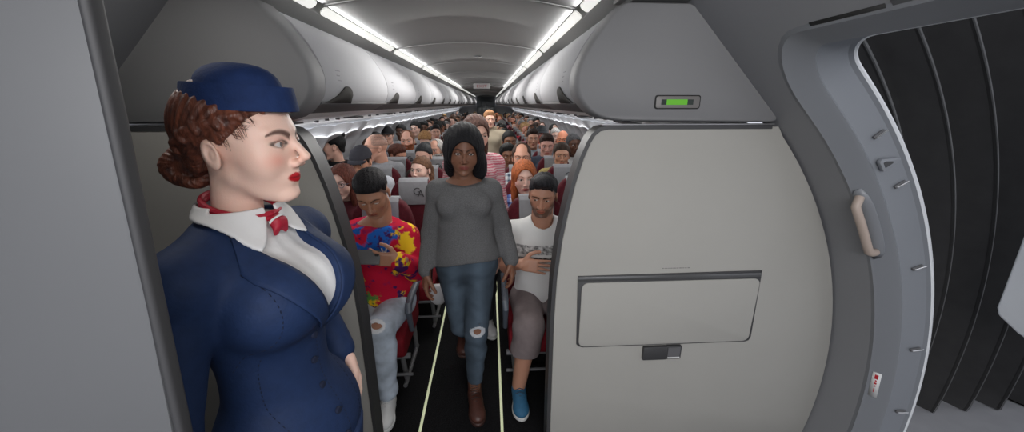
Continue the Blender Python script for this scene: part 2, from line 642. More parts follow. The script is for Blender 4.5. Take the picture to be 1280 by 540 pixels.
def hair_sdf(style, P):
    X = P.copy()
    X[:, 0] = np.abs(X[:, 0])
    x, y, z = X[:, 0], X[:, 1], X[:, 2]
    hlM = np.interp(y, HL_Y, HL_M)
    hlF = np.interp(y, HL_Y, HL_F)
    az = np.arctan2(P[:, 0], P[:, 1] - 0.015)
    top = np.clip((P[:, 2] - 0.06) / 0.05, 0, 1)
    wob = 0.0013 * (np.sin(az * 34 + 2.5 * np.sin(P[:, 2] * 38)) * (1 - top) + np.sin(P[:, 0] * 300 + 3 * np.sin(P[:, 1] * 30)) * top) + 0.0012 * np.sin(P[:, 2] * 70 + az * 5)
    if style == 'short':
        d = scalp(P, 0.012) + wob
        d = smin(d, ell(X, (0, -0.030, 0.088), (0.056, 0.050, 0.036)), 0.015) + tape(0.011, z, hlM, 0.05)
        return smax(d, hlM + 0.004 * np.sin(az * 23) * np.sin(az * 9 + 1) - z, 0.002)
    if style == 'crop':
        return smax(scalp(P, 0.006) + wob * 0.3 + tape(0.004, z, hlM), hlM - z, 0.002)
    if style == 'quiff':
        hq = hlM + 0.034 * np.clip((y + 0.055) / 0.03, 0, 1)
        d = scalp(P, 0.008) + wob
        d = smin(d, ell(P, (0.006, -0.052, 0.098), (0.056, 0.052, 0.034)), 0.015) + tape(0.009, z, hq, 0.035)
        return smax(d, hq + 0.004 * np.sin(az * 23) * np.sin(az * 9 + 1) - z, 0.002)
    if style == 'flattop':
        hq = hlM + 0.036 * np.clip((y + 0.06) / 0.02, 0, 1)
        d = smin(scalp(P, 0.003), ell(P, (0, 0.008, 0.068), (0.080, 0.098, 0.062)), 0.012) + wob * 0.6 + tape(0.004, z, hq, 0.03)
        return smax(d, hq - z, 0.003)
    if style == 'receding':
        d = scalp(P, 0.006) + wob * 0.5
        front = ell(X, (0, -0.075, 0.085), (0.055, 0.065, 0.06))
        return smax(smax(d + tape(0.004, z, hlM), hlM - z, 0.003), -front, 0.006)
    if style in ('long', 'longc', 'bob'):
        L = {'long': 0.165, 'longc': 0.19, 'bob': 0.11}[style]
        d = scalp(P, 0.015)
        d = smin(d, ell(X, (0.066, 0.012, -L * 0.52), (0.027, 0.052, L * 0.72)), 0.02)
        d = smin(d, ell(X, (0, 0.075, -L * 0.45), (0.074, 0.036, L * 0.75)), 0.02)
        d = d + wob + 0.0015 * np.sin(P[:, 0] * 330 + 3 * np.sin(P[:, 2] * 30))
        face = ell(X, (0, -0.115, -0.030), (0.066, 0.112, 0.112))
        d = smax(d, -face, 0.006)
        return smax(d, -(cap(P, (0, 0.02, -0.07), (0, 0.04, -0.3), 0.050)), 0.004)
    if style == 'blackwave':      # the walking woman: full black hair, low gathered to one side
        d = scalp(P, 0.026)
        d = smin(d, ell(X, (0.068, 0.020, -0.030), (0.030, 0.052, 0.085)), 0.03)
        d = smin(d, ell(P, (0.085, 0.055, -0.090), (0.044, 0.050, 0.085)), 0.03)
        d = smin(d, ell(P, (-0.060, 0.060, -0.085), (0.035, 0.045, 0.07)), 0.03) + wob
        face = ell(X, (0, -0.120, -0.030), (0.070, 0.118, 0.098))
        d = smax(d, -face, 0.008)
        return smax(d, -(cap(P, (0, 0.02, -0.07), (0, 0.05, -0.3), 0.050)), 0.004)
    if style in ('bun', 'topknot', 'updo'):
        d = scalp(P, 0.010) + wob * 0.5 + tape(0.008, z, hlF)
        d = smax(d, hlF - z, 0.003)
        if style == 'bun':
            b = ell(P, (0, 0.125, 0.03), (0.036, 0.032, 0.036)) + wob * 2
        elif style == 'topknot':
            b = ell(P, (0.0, 0.085, 0.105), (0.040, 0.040, 0.034)) + wob * 4
        else:
            b = ell(P, (0, 0.075, 0.09), (0.055, 0.05, 0.04)) + wob * 3
        return smin(d, b, 0.01)
    if style == 'curly':
        q = 0.006 * np.sin(P[:, 0] * 190) * np.sin(P[:, 1] * 190) * np.sin(P[:, 2] * 190)
        d = scalp(P, 0.022) + q * 1.6
        return smax(d, hlF - z, 0.008)
    if style == 'ponytail':
        d = scalp(P, 0.008) + wob * 0.5
        d = smax(d, hlF - z, 0.005)
        pt = cap(P, (0.02, 0.115, 0.0), (0.065, 0.075, -0.19), 0.030, 0.020) + wob * 1.5
        pt2 = cap(P, (0.0, 0.10, 0.03), (0.02, 0.115, 0.0), 0.026)
        return smin(smin(d, pt2, 0.015), pt, 0.015)
    if style == 'cap':            # baseball cap
        d = scalp(P, 0.016)
        d = smax(d, 0.040 - 0.28 * (y + 0.02) * 0 - z, 0.004)
        return d
    if style in ('beard', 'beardlong'):
        g = -0.028 - z - np.clip(0.046 - x, 0, 0.046) * 0.44
        g = np.minimum(g, 0.012 - y)
        g = np.minimum(g, z + (0.128 if style == 'beard' else 0.15))
        t = 0.007 if style == 'beard' else 0.012
        s = head_sdf(P, dict(MALE, lips=0.2)) + wob
        if style == 'beardlong':
            s = smin(s, ell(X, (0, -0.068, -0.115), (0.036, 0.030, 0.036)), 0.02)
        s = smax(s - t * np.clip(g / 0.014, 0.1, 1), -g, 0.002)
        return smax(s, -ell(X, (0, -0.095, -0.0640), (0.019, 0.03, 0.0065)), 0.002)
    raise ValueError(style)


_hair_cache = {}


def hair_mesh(style, h):
    key = (style, h)
    if key not in _hair_cache:
        _hair_cache[key] = surf(lambda P: hair_sdf(style, P), (-0.16, -0.15, -0.30), (0.16, 0.19, 0.17), h)
    return _hair_cache[key]


# ------------------------------------------------------------------ hands. frame: x = towards fingers, y = towards thumb, z = back of hand
FING = [(0.030, 0.072, 0.0088), (0.0100, 0.080, 0.0090), (-0.0105, 0.074, 0.0086), (-0.0300, 0.058, 0.0076)]


def hand_pts(curl, spread=1.0, thumb=(0.35, 0.2)):
    """list of bone chains [(points, radii)]"""
    out = []
    for i, (t, L, r) in enumerate(FING):
        c = curl[i] if isinstance(curl, (list, tuple)) else curl
        p = np.array([0.088 - 0.004 * abs(i - 1), t, 0.0])
        d0 = math.radians(0)
        sp = (t / 0.03) * 0.07 * spread
        pts = [np.array([0.050, t * 0.75, 0.0]), p]
        a = d0
        for seg, f in ((0.46, 0.55), (0.30, 0.75), (0.24, 0.5)):
            a += c * f
            dirv = np.array([math.cos(a) * math.cos(sp), math.sin(sp), -math.sin(a)])
            p = p + dirv * L * seg
            pts.append(p)
        out.append((pts, [r * 1.05, r, r * 0.95, r * 0.88, r * 0.74]))
    o, f = thumb
    p = np.array([0.018, 0.026, -0.004])
    d1 = np.array([math.cos(o + 0.35), math.sin(o + 0.35), -f])
    d1 /= np.linalg.norm(d1)
    d2 = np.array([math.cos(o * 0.6 + 0.1), math.sin(o * 0.6 + 0.1), -f * 1.3])
    d2 /= np.linalg.norm(d2)
    d3 = np.array([math.cos(o * 0.3), math.sin(o * 0.3), -f * 1.6])
    d3 /= np.linalg.norm(d3)
    p1 = p + d1 * 0.040
    p2 = p1 + d2 * 0.032
    p3 = p2 + d3 * 0.024
    out.append(([p, p1, p2, p3], [0.0145, 0.0115, 0.0098, 0.0082]))
    return out


def hand_sdf(P, chains):
    d = rbox(P, (0.050, 0.0, 0.0), (0.046, 0.038, 0.0135), 0.013)
    d = smin(d, ell(P, (0.030, 0.020, -0.006), (0.032, 0.020, 0.015)), 0.010)
    d = smin(d, cap(P, (-0.03, 0, 0), (0.012, 0, 0), 0.0245, 0.024) * 1.0, 0.016)
    for pts, rr in chains:
        f = None
        for a, b, ra, rb in zip(pts[:-1], pts[1:], rr[:-1], rr[1:]):
            c = cap(P, a, b, ra, rb)
            f = c if f is None else smin(f, c, 0.002)
        d = smin(d, f, 0.0035)
    return d


_hand_cache = {}


def hand_mesh(pose, h):
    key = (pose, h)
    if key not in _hand_cache:
        curl, spread, thumb = {
            'relaxed': ([0.50, 0.58, 0.62, 0.68], 0.15, (0.22, 0.40)),
            'flat': ([0.12, 0.10, 0.14, 0.20], 1.6, (0.65, 0.1)),
            'grip': ([0.85, 0.95, 1.0, 1.05], 0.8, (0.55, 0.35)),
            'hold': ([0.55, 0.70, 0.80, 0.95], 1.5, (0.60, 0.15)),
        }[pose]
        ch = hand_pts(curl, spread, thumb)
        _hand_cache[key] = surf(lambda P: hand_sdf(P, ch), (-0.065, -0.065, -0.12), (0.19, 0.10, 0.04), h)
    return _hand_cache[key]


def frame_from(xdir, zdir):
    x = np.array(xdir, float)
    x /= np.linalg.norm(x)
    z = np.array(zdir, float)
    z = z - x * (z @ x)
    z /= np.linalg.norm(z)
    y = np.cross(z, x)
    return np.stack([x, y, z], 1)


def hand_geo(wrist, xdir, zdir, thumb_side, pose='relaxed', h=0.004, scale=1.0):
    """thumb_side: +1 keeps thumb on z x x side, -1 mirrors it"""
    V, Q = hand_mesh(pose, h)
    V = V.copy() * scale
    if thumb_side < 0:
        V[:, 1] *= -1
        Q = Q[:, ::-1]
    R = frame_from(xdir, zdir)
    return V @ R.T + np.array(wrist), Q


# ------------------------------------------------------------------ place a head on a body
def euler_m(yaw, pitch, roll):
    """yaw > 0 turns the face towards +X (person faces -Y), pitch > 0 looks down, roll tilts"""
    return np.array(Matrix.Rotation(math.radians(yaw), 3, 'Z') @ Matrix.Rotation(math.radians(pitch), 3, 'X') @ Matrix.Rotation(math.radians(roll), 3, 'Y'))


def place_head(V, R, pos, s=1.0, bend=True):
    """rotate round the neck joint, blending out down the neck"""
    piv = np.array([0, 0.03, -0.075])
    W = V - piv
    q = Matrix(R.tolist()).to_quaternion()
    ax, ang = q.to_axis_angle()
    ax = np.array(ax)
    if bend:
        t = np.clip((W[:, 2] + 0.115) / 0.11, 0, 1)
        t = t * t * (3 - 2 * t)
    else:
        t = np.ones(len(W))
    a = (t * ang)[:, None]
    Wr = W * np.cos(a) + np.cross(ax, W) * np.sin(a) + (W @ ax)[:, None] * ax * (1 - np.cos(a))
    return (Wr + piv) * s + np.array(pos)


SKIN_M = None

# ================================================================== materials of the place
M_WALL = mat('panel_grey', (0.27, 0.275, 0.29), 0.55, noise=0.02, nscale=3)
M_SIDE = mat('sidewall_grey', (0.48, 0.49, 0.51), 0.6, spec=0.2, noise=0.02, nscale=3)
M_DIV = mat('divider_beige', (0.40, 0.39, 0.362), 0.65, spec=0.25, noise=0.02, nscale=3)
M_BIN = mat('bin_white', (0.37, 0.37, 0.385), 0.75, spec=0.2, noise=0.015, nscale=3)
M_CAP = mat('end_panel_grey', (0.215, 0.215, 0.22), 0.6, spec=0.25, noise=0.02, nscale=3)
M_PSU = mat('service_panel', (0.74, 0.745, 0.75), 0.6, spec=0.2)
M_CEIL = mat('ceiling_grey', (0.235, 0.235, 0.23), 0.7, spec=0.2)
M_DARK = mat('dark_grey', (0.055, 0.055, 0.057), 0.5)
M_MID = mat('mid_grey', (0.13, 0.13, 0.135), 0.5)
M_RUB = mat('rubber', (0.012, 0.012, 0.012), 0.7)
M_CARPET = mat('carpet', (0.010, 0.010, 0.011), 0.95, noise=0.4, nscale=90, bump=0.6, bscale=250, spec=0.1)
M_STRIP = mat('aisle_strip', (0.80, 0.86, 0.55), 0.4, emis=0.18)
M_LENS = mat('lamp_lens', (0.80, 0.80, 0.76), 0.4, emis=0.75)
M_DOOR = mat('door_frame_grey', (0.21, 0.222, 0.242), 0.42, noise=0.02, nscale=3)
M_DOOR2 = mat('door_frame_light', (0.225, 0.236, 0.256), 0.42)
M_LIP = mat('door_lip', (0.72, 0.74, 0.76), 0.3)
M_BELL = mat('bellows_cloth', (0.035, 0.034, 0.034), 0.8, noise=0.12, nscale=12, bump=0.15, bscale=30)
M_BELL_LIT = mat('bellows_lit_edge', (0.12, 0.12, 0.12), 0.7)
M_JET = mat('jet_bridge_floor', (0.30, 0.30, 0.31), 0.7, noise=0.06, nscale=8)
M_METAL = mat('brushed_metal', (0.42, 0.42, 0.43), 0.35, metal=0.8)
M_CHROME = mat('chrome', (0.6, 0.6, 0.6), 0.25, metal=1.0)
M_TAN = mat('handle_tan', (0.42, 0.34, 0.29), 0.45)
M_INK = mat('ink', (0.04, 0.04, 0.045), 0.6)
M_WHITE = mat('white_plastic', (0.72, 0.72, 0.71), 0.4)
M_RED = mat('red_print', (0.5, 0.02, 0.03), 0.5)

YD = 1.50        # front face of the dividers
YE = 22.0        # rear end of the cabin
RI, RO, CZ = 1.835, 2.0, 0.40


def struct(o):
    o['kind'] = 'structure'
    return o


def lin(a, R):
    """point on the lining: circle up to 45 degrees, straight tangent above it"""
    if a <= 45:
        t = math.radians(a)
        return (R * math.cos(t), CZ + R * math.sin(t))
    t = math.radians(45)
    s = math.radians(a - 45) * R
    return (R * math.cos(t) - s * math.sin(t), CZ + R * math.sin(t) + s * math.cos(t))


A_FLOOR = -12.6
ORD = ['first', 'second', 'third', 'fourth', 'fifth', 'sixth', 'seventh', 'eighth', 'ninth', 'tenth', 'eleventh', 'twelfth', 'thirteenth',
       'fourteenth', 'fifteenth', 'sixteenth', 'seventeenth', 'eighteenth', 'nineteenth', 'twentieth', 'twenty-first', 'twenty-second',
       'twenty-third', 'twenty-fourth', 'twenty-fifth', 'twenty-sixth', 'twenty-seventh', 'twenty-eighth']
SIDE = {-1: "attendant's side", 1: "door side"}
# floor
mb = MB()
mb.box(-1.84, -1.6, -0.06, 1.84, YE, 0.0)
struct(mb.build('floor', M_CARPET))
for sx in (-1, 1):
    mb = MB()
    mb.box(sx * 0.229 - 0.030 - 0.008, 1.0, 0.0, sx * 0.229 - 0.030 + 0.008, YE - 1.0, 0.004)
    tag(mb.build('aisle_floor_strip', M_STRIP, bevel=0.0015),
        'pale luminous floor strip along the %s edge of the aisle' % ('attendant\'s' if sx < 0 else 'grey divider\'s'),
        'floor strip', 'aisle floor strips')

# cabin side walls: a curved ribbed liner with a shallow recess at every window
for sx, nm in ((-1, 'wall_left'), (1, 'wall_right')):
    ny, na = 420, 30
    V, Fq = [], []
    for i in range(ny + 1):
        y = YD + 0.09 + (YE - YD - 0.09) * i / ny
        ph = ((y - 1.72) / 0.53) % 1.0
        for j in range(na + 1):
            a = A_FLOOR + (40.6 - A_FLOOR) * j / na
            z = CZ + RI * math.sin(math.radians(a))
            rib = 0.026 * (1 - abs(math.sin(PI * ph)) ** 0.35)
            win = 0.075 * math.exp(-(((ph - 0.5) / 0.27) ** 6) - ((z - 1.16) / 0.25) ** 6)
            seam = -0.006 if min(ph, 1 - ph) < 0.014 else 0
            x, z = lin(a, RI - 0.055 - rib + win - seam)
            V.append((sx * x, y, z))
    for i in range(ny):
        for j in range(na):
            p = i * (na + 1) + j
            Fq.append((p, p + 1, p + na + 2, p + na + 1))
    o = MB().add(V, Fq).build(nm, M_SIDE)
    struct(o)

# ceiling: vault panels with ribs
RIBS = [1.88 + 1.36 * k - 1.36 for k in range(0, 17)]
N = 16
XC = 0.555


def vault(x, dz=0.0):
    return 2.162 + 0.052 * (1 - (x / XC) ** 2) + dz


mb = MB()
prof = [(-XC + 2 * XC * k / N, vault(-XC + 2 * XC * k / N)) for k in range(N + 1)]
mb.sweep(prof, YD - 0.05, YE)
for y in RIBS:
    if y < YD:
        continue
    pr1 = [(x, z - 0.005) for x, z in prof]
    mb.sweep(pr1, y - 0.016, y + 0.010)
    for yy in (y - 0.016, y + 0.010):
        n0 = len(mb.v)
        mb.add([(x, yy, z) for x, z in prof] + [(x, yy, z) for x, z in pr1],
               [(i, i + 1, i + 1 + N + 1, i + N + 1) for i in range(N)])
# outer ledge between the lamps and the bins
for sx in (-1, 1):
    mb.sweep([(sx * 0.602, 2.136), (sx * 0.610, 2.128), (sx * 0.668, 2.100), (sx * 0.70, 2.13)], YD - 0.05, YE)
    mb.sweep([(sx * 0.602, 2.136), (sx * 0.602, 2.20)], YD - 0.05, YE)
    mb.sweep([(sx * XC, 2.162), (sx * XC, 2.172), (sx * 0.602, 2.20)], YD - 0.05, YE)
struct(mb.build('ceiling', M_CEIL, fix=False))
# entry ceiling
mb = MB()
mb.box(-0.96, -1.6, 2.165, 0.96, YD - 0.052, 2.19)
for sx in (-1, 1):
    mb.box(sx * 0.63, YD - 0.052, 2.107, sx * 1.0, YD + 0.06, 2.19)
mb.box(-0.97, YD - 0.07, 2.140, 0.97, YD - 0.052, 2.19)
struct(mb.build('trim_1', M_CEIL))

COVE_W = 2.2
# cove lamps, one each side between every two ribs
for sx in (-1, 1):
    for k, (a, b) in enumerate(zip(RIBS[:-1], RIBS[1:])):
        y0, y1 = a + 0.035, b - 0.045
        if y1 < YD:
            continue
        y0 = max(y0, YD)
        mb = MB()
        p = rrect(y0, -0.030, y1, 0.030, 0.028, 5)
        v0 = [(sx * (0.578 - v * 0.62), u, 2.1490 + v * 0.44) for u, v in p]
        v1 = [(x, y, z + 0.008) for x, y, z in v0]
        n = len(p)
        mb.add(v0 + v1, [tuple(range(n)), tuple(range(2 * n - 1, n - 1, -1))] +
               [(i, (i + 1) % n, (i + 1) % n + n, i + n) for i in range(n)])
        o = mb.build('cove_lamp', M_LENS)
        if k < 7:
            area('cove_tube', (sx * 0.548, (y0 + y1) / 2, 2.156), (0, sx * math.radians(97), 0), 0.012, y1 - y0, COVE_W * (y1 - y0))
        tag(o, 'white cove lamp strip, %s from the front on the %s' % (ORD[k - 1], SIDE[sx]),
            'ceiling light', 'cove lamps along the ceiling')

# rear end: dark galley and lavatory doors, EXIT sign
mb = MB()
mb.box(-1.84, YE, 0, 1.84, YE + 0.05, 2.3)
struct(mb.build('wall_back', mat('rear_wall', (0.30, 0.30, 0.31), 0.5)))
g = tag(empty('rear_galley', (0, YE, 0)), 'dark galley unit closing the far end of the aisle', 'galley')
mb = MB()
mb.box(-0.50, -0.35, 0, 0.50, -0.002, 2.12)
mb.build('carcass', mat('galley_dark', (0.035, 0.04, 0.042), 0.4), g, bevel=0.01)
for x in (-0.38, -0.13, 0.13, 0.38):
    for z in (0.3, 1.0, 1.62):
        mb = MB()
        mb.box(x - 0.115, -0.37, z, x + 0.115, -0.351, z + (0.55 if z < 1.5 else 0.30))
        mb.build('cart_door', mat('galley_panel', (0.06, 0.066, 0.07), 0.35), g, bevel=0.006)
s = tag(empty('exit_sign', (0, 9.2, 2.185)), 'small ceiling sign box with red letters over the aisle', 'sign')
mb = MB()
mb.box(-0.19, -0.03, -0.10, 0.19, 0.03, 0.022)
mb.build('housing', mat('sign_grey', (0.32, 0.31, 0.31), 0.5), s, bevel=0.008)
text_obj('lettering', 'EXIT', 0.085, (0, -0.0315, -0.045), (PI / 2, 0, 0), mat('sign_red', (0.22, 0.03, 0.03), 0.4, emis=0.1), s, sx=1.4)
s = tag(empty('smoke_detector', (0.05, 4.1, vault(0.05) - 0.001)), 'small dark round vent on the ceiling vault', 'detector')
mb = MB()
mb.prism([(0.035 * math.cos(2 * PI * k / 20), 0.035 * math.sin(2 * PI * k / 20)) for k in range(20)], 'z', -0.012, 0.0)
mb.build('grille', M_MID, s, bevel=0.003)

# ------------------------------------------------------------------ dividers
EDGE = [(0.425, 0.0), (0.424, 0.40), (0.424, 0.80), (0.430, 1.00), (0.448, 1.19), (0.470, 1.32), (0.493, 1.435), (0.522, 1.54),
        (0.548, 1.605), (0.566, 1.635), (0.590, 1.655), (0.625, 1.663)]


def divider_outline(inset=0.0):
    pts = [(x + inset, z) for x, z in EDGE]
    pts.append((1.332, 1.663))
    for k in range(0, 25):
        a = 42 + (A_FLOOR - 42) * k / 24
        t = math.radians(a)
        pts.append(((RI - 0.008) * math.cos(t), max(0, CZ + (RI - 0.008) * math.sin(t))))
    return pts


def divider(sx):
    nm = 'left' if sx < 0 else 'right'
    d = tag(empty('cabin_divider', (0, YD, 0)),
            'beige cabin divider panel behind the flight attendant' if sx < 0 else
            'broad beige cabin divider beside the door, carrying the folded table', 'divider', 'cabin dividers')
    pts = [(sx * x, z) for x, z in divider_outline(0.012)]
    mb = MB()
    mb.prism(pts, 'y', 0.0, 0.085)
    mb.build('panel', M_DIV, d, bevel=0.006)
    # dark edge moulding on the aisle side and over the top
    mb = MB()
    E = EDGE + [(1.30, 1.663)]
    out = []
    for i, (x, z) in enumerate(E):
        a = Vector(E[max(i - 1, 0)])
        b = Vector(E[min(i + 1, len(E) - 1)])
        t = (b - a).normalized()
        out.append((x - t[1] * 0.006, z + t[0] * 0.006, x + t[1] * 0.010, z - t[0] * 0.010))
    vs = []
    for xo, zo, xi, zi in out:
        vs += [(sx * xi, -0.004, zi), (sx * xo, -0.004, zo), (sx * xo, 0.089, zo), (sx * xi, 0.089, zi)]
    fs = []
    for i in range(len(out) - 1):
        for k in range(4):
            fs.append((i * 4 + k, i * 4 + (k + 1) % 4, i * 4 + 4 + (k + 1) % 4, i * 4 + 4 + k))
    fs += [(0, 1, 2, 3), tuple(4 * (len(out) - 1) + k for k in (3, 2, 1, 0))]
    mb.add(vs, fs)
    o = mb.build('edge_moulding', M_DARK, d)
    o['label'] = 'dark grey edge moulding'
    return d


divider(-1)
divider(1)

# folded table on the right divider
tb = tag(empty('folding_table', (0.959, YD, 0.84)), 'rectangular fold-down table flush on the beige divider, dark frame', 'table')
mb = MB()
mb.prism([(0.5345 - 0.959, 1.021 - 0.84), (0.545 - 0.959, 0.672 - 0.84), (0.556 - 0.959, 0.661 - 0.84), (0.575 - 0.959, 0.655 - 0.84),
          (1.365 - 0.959, 0.655 - 0.84), (1.383 - 0.959, 0.661 - 0.84), (1.391 - 0.959, 0.68 - 0.84), (1.380 - 0.959, 1.026 - 0.84)],
         'y', -0.008, -0.001)
mb.build('frame', M_DARK, tb, bevel=0.0015)
mb = MB()
mb.prism([(x - 0.959, z - 0.84) for x, z in rrect(0.553, 0.663, 1.376, 0.990, 0.030, 6)], 'y', -0.014, -0.0081)
mb.build('panel', M_DIV, tb, bevel=0.002)
mb = MB()
mb.box(-0.423, -0.012, 0.158, 0.418, -0.0082, 0.178)
mb.build('hinge_band', mat('hinge_metal', (0.20, 0.20, 0.20), 0.3, metal=0.7), tb, bevel=0.001)
mb = MB()
mb.box(-0.093, -0.020, -0.262, 0.022, -0.0015, -0.190)
mb.build('latch', M_DARK, tb, bevel=0.004)
mb = MB()
mb.prism(rrect(0.020, -0.262, 0.093, -0.190, 0.006, 3), 'y', -0.016, -0.0015)
fr = mb.build('latch_frame', M_DARK, tb, bevel=0.001)
mb = MB()
mb.box(0.027, -0.0175, -0.253, 0.086, -0.0161, -0.197)
mb.build('latch_slot', M_MID, fr)
mb = MB()
mb.box(0.027, -0.0190, -0.256, 0.086, -0.0176, -0.249)
mb.build('latch_tile', M_WHITE, fr)  # white tile along the bottom of the latch frame


def dashes(name, x, y, z, w_, rows, m, parent, nx=(1, 0, 0), seed=1, hgt=0.006, gap=0.012):
    """a few lines of print too small to read"""
    R = random.Random(seed)
    mb = MB()
    for r in range(rows):
        t = 0
        L = w_ * (1.0, 0.7, 0.85, 0.6)[r % 4]
        while t < L:
            s_ = R.uniform(0.003, 0.007) * w_ / 0.06
            zz = -r * gap
            mb.add([(t, -0.0006, zz), (t + s_, -0.0006, zz), (t + s_, -0.0006, zz + hgt * R.uniform(0.6, 1)), (t, -0.0006, zz + hgt * R.uniform(0.6, 1))],
                   [(0, 1, 2, 3)])
            t += s_ + 0.0022 * w_ / 0.06
    return mb


pl = tag(empty('placard', (0.915, YD, 1.045)), 'tiny printed placard above the folded table', 'label')
dashes('p', 0, 0, 0, 0.12, 1, M_INK, pl, seed=3, hgt=0.004).build('print', M_MID, pl)

# ------------------------------------------------------------------ end panels of the overhead bins
CAPP = [(0.482, 1.850), (0.484, 1.809), (0.494, 1.777), (0.514, 1.750), (0.540, 1.723), (0.573, 1.704), (0.615, 1.691), (0.670, 1.684),
        (1.290, 1.678), (1.312, 1.684), (1.314, 1.697), (1.089, 1.922), (0.915, 2.096), (0.890, 2.106), (0.660, 2.106), (0.636, 2.097), (0.600, 2.063),
        (0.568, 2.018), (0.536, 1.974), (0.507, 1.922), (0.490, 1.886)]
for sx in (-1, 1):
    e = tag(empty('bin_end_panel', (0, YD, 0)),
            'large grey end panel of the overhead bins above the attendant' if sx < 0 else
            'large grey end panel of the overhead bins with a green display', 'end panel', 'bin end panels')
    cx, cz = 0.85, 1.88
    mb = MB()
    ins = lambda p, s_: (cx + (p[0] - cx) * s_, cz + (p[1] - cz) * s_)
    layers = [(0.0, 0.955), (0.006, 0.975), (0.018, 0.990), (0.036, 0.998), (0.052, 1.0), (0.12, 1.0)]
    vs, fs = [], []
    n = len(CAPP)
    for yy, s_ in layers:
        for p in CAPP:
            q = ins(p, s_)
            vs.append((sx * q[0], yy - 0.02, q[1]))
    for i in range(len(layers) - 1):
        for k in range(n):
            fs.append((i * n + k, i * n + (k + 1) % n, (i + 1) * n + (k + 1) % n, (i + 1) * n + k))
    fs += [tuple(range(n)), tuple(range((len(layers) - 1) * n + n - 1, (len(layers) - 1) * n - 1, -1))]
    mb.add(vs, fs)
    mb.build('panel', M_CAP, e, ang=50)
    mb = MB()       # black sheet behind: the shadow gap drawn as colour
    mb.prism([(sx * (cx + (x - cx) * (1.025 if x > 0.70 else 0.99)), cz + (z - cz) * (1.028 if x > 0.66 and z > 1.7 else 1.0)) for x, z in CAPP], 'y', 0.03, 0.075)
    mb.build('gap_shade', M_RUB, e)
    # light shadow-gap strip between end panel and divider
    mb = MB()
    mb.box(sx * 0.60, 0.0, 1.6700, sx * 1.31, 0.03, 1.674)
    mb.build('joint_strip', M_METAL, e)
dsp = tag(empty('status_display', (0.883, YD - 0.02, 1.757)), 'small recessed display with a green bar on the bin end panel', 'display')
mb = MB()
mb.prism(rrect(-0.090, -0.026, 0.090, 0.026, 0.010, 4), 'y', -0.005, 0.0)
mb.build('bezel', M_RUB, dsp, bevel=0.001)
mb = MB()
mb.prism(rrect(-0.086, -0.022, 0.086, 0.022, 0.008, 4), 'y', -0.007, -0.0051)
mb.build('cover', mat('display_cover', (0.17, 0.16, 0.155), 0.4), dsp, bevel=0.001)
mb = MB()
mb.box(-0.066, -0.0085, -0.010, 0.060, -0.0071, 0.010)
mb.build('screen', mat('screen_dark', (0.03, 0.04, 0.035), 0.3), dsp)
mb = MB()
mb.box(-0.046, -0.0095, -0.010, 0.036, -0.0086, 0.010)
mb.build('green_bar', mat('green_led', (0.10, 0.36, 0.02), 0.4, emis=0.35), dsp)

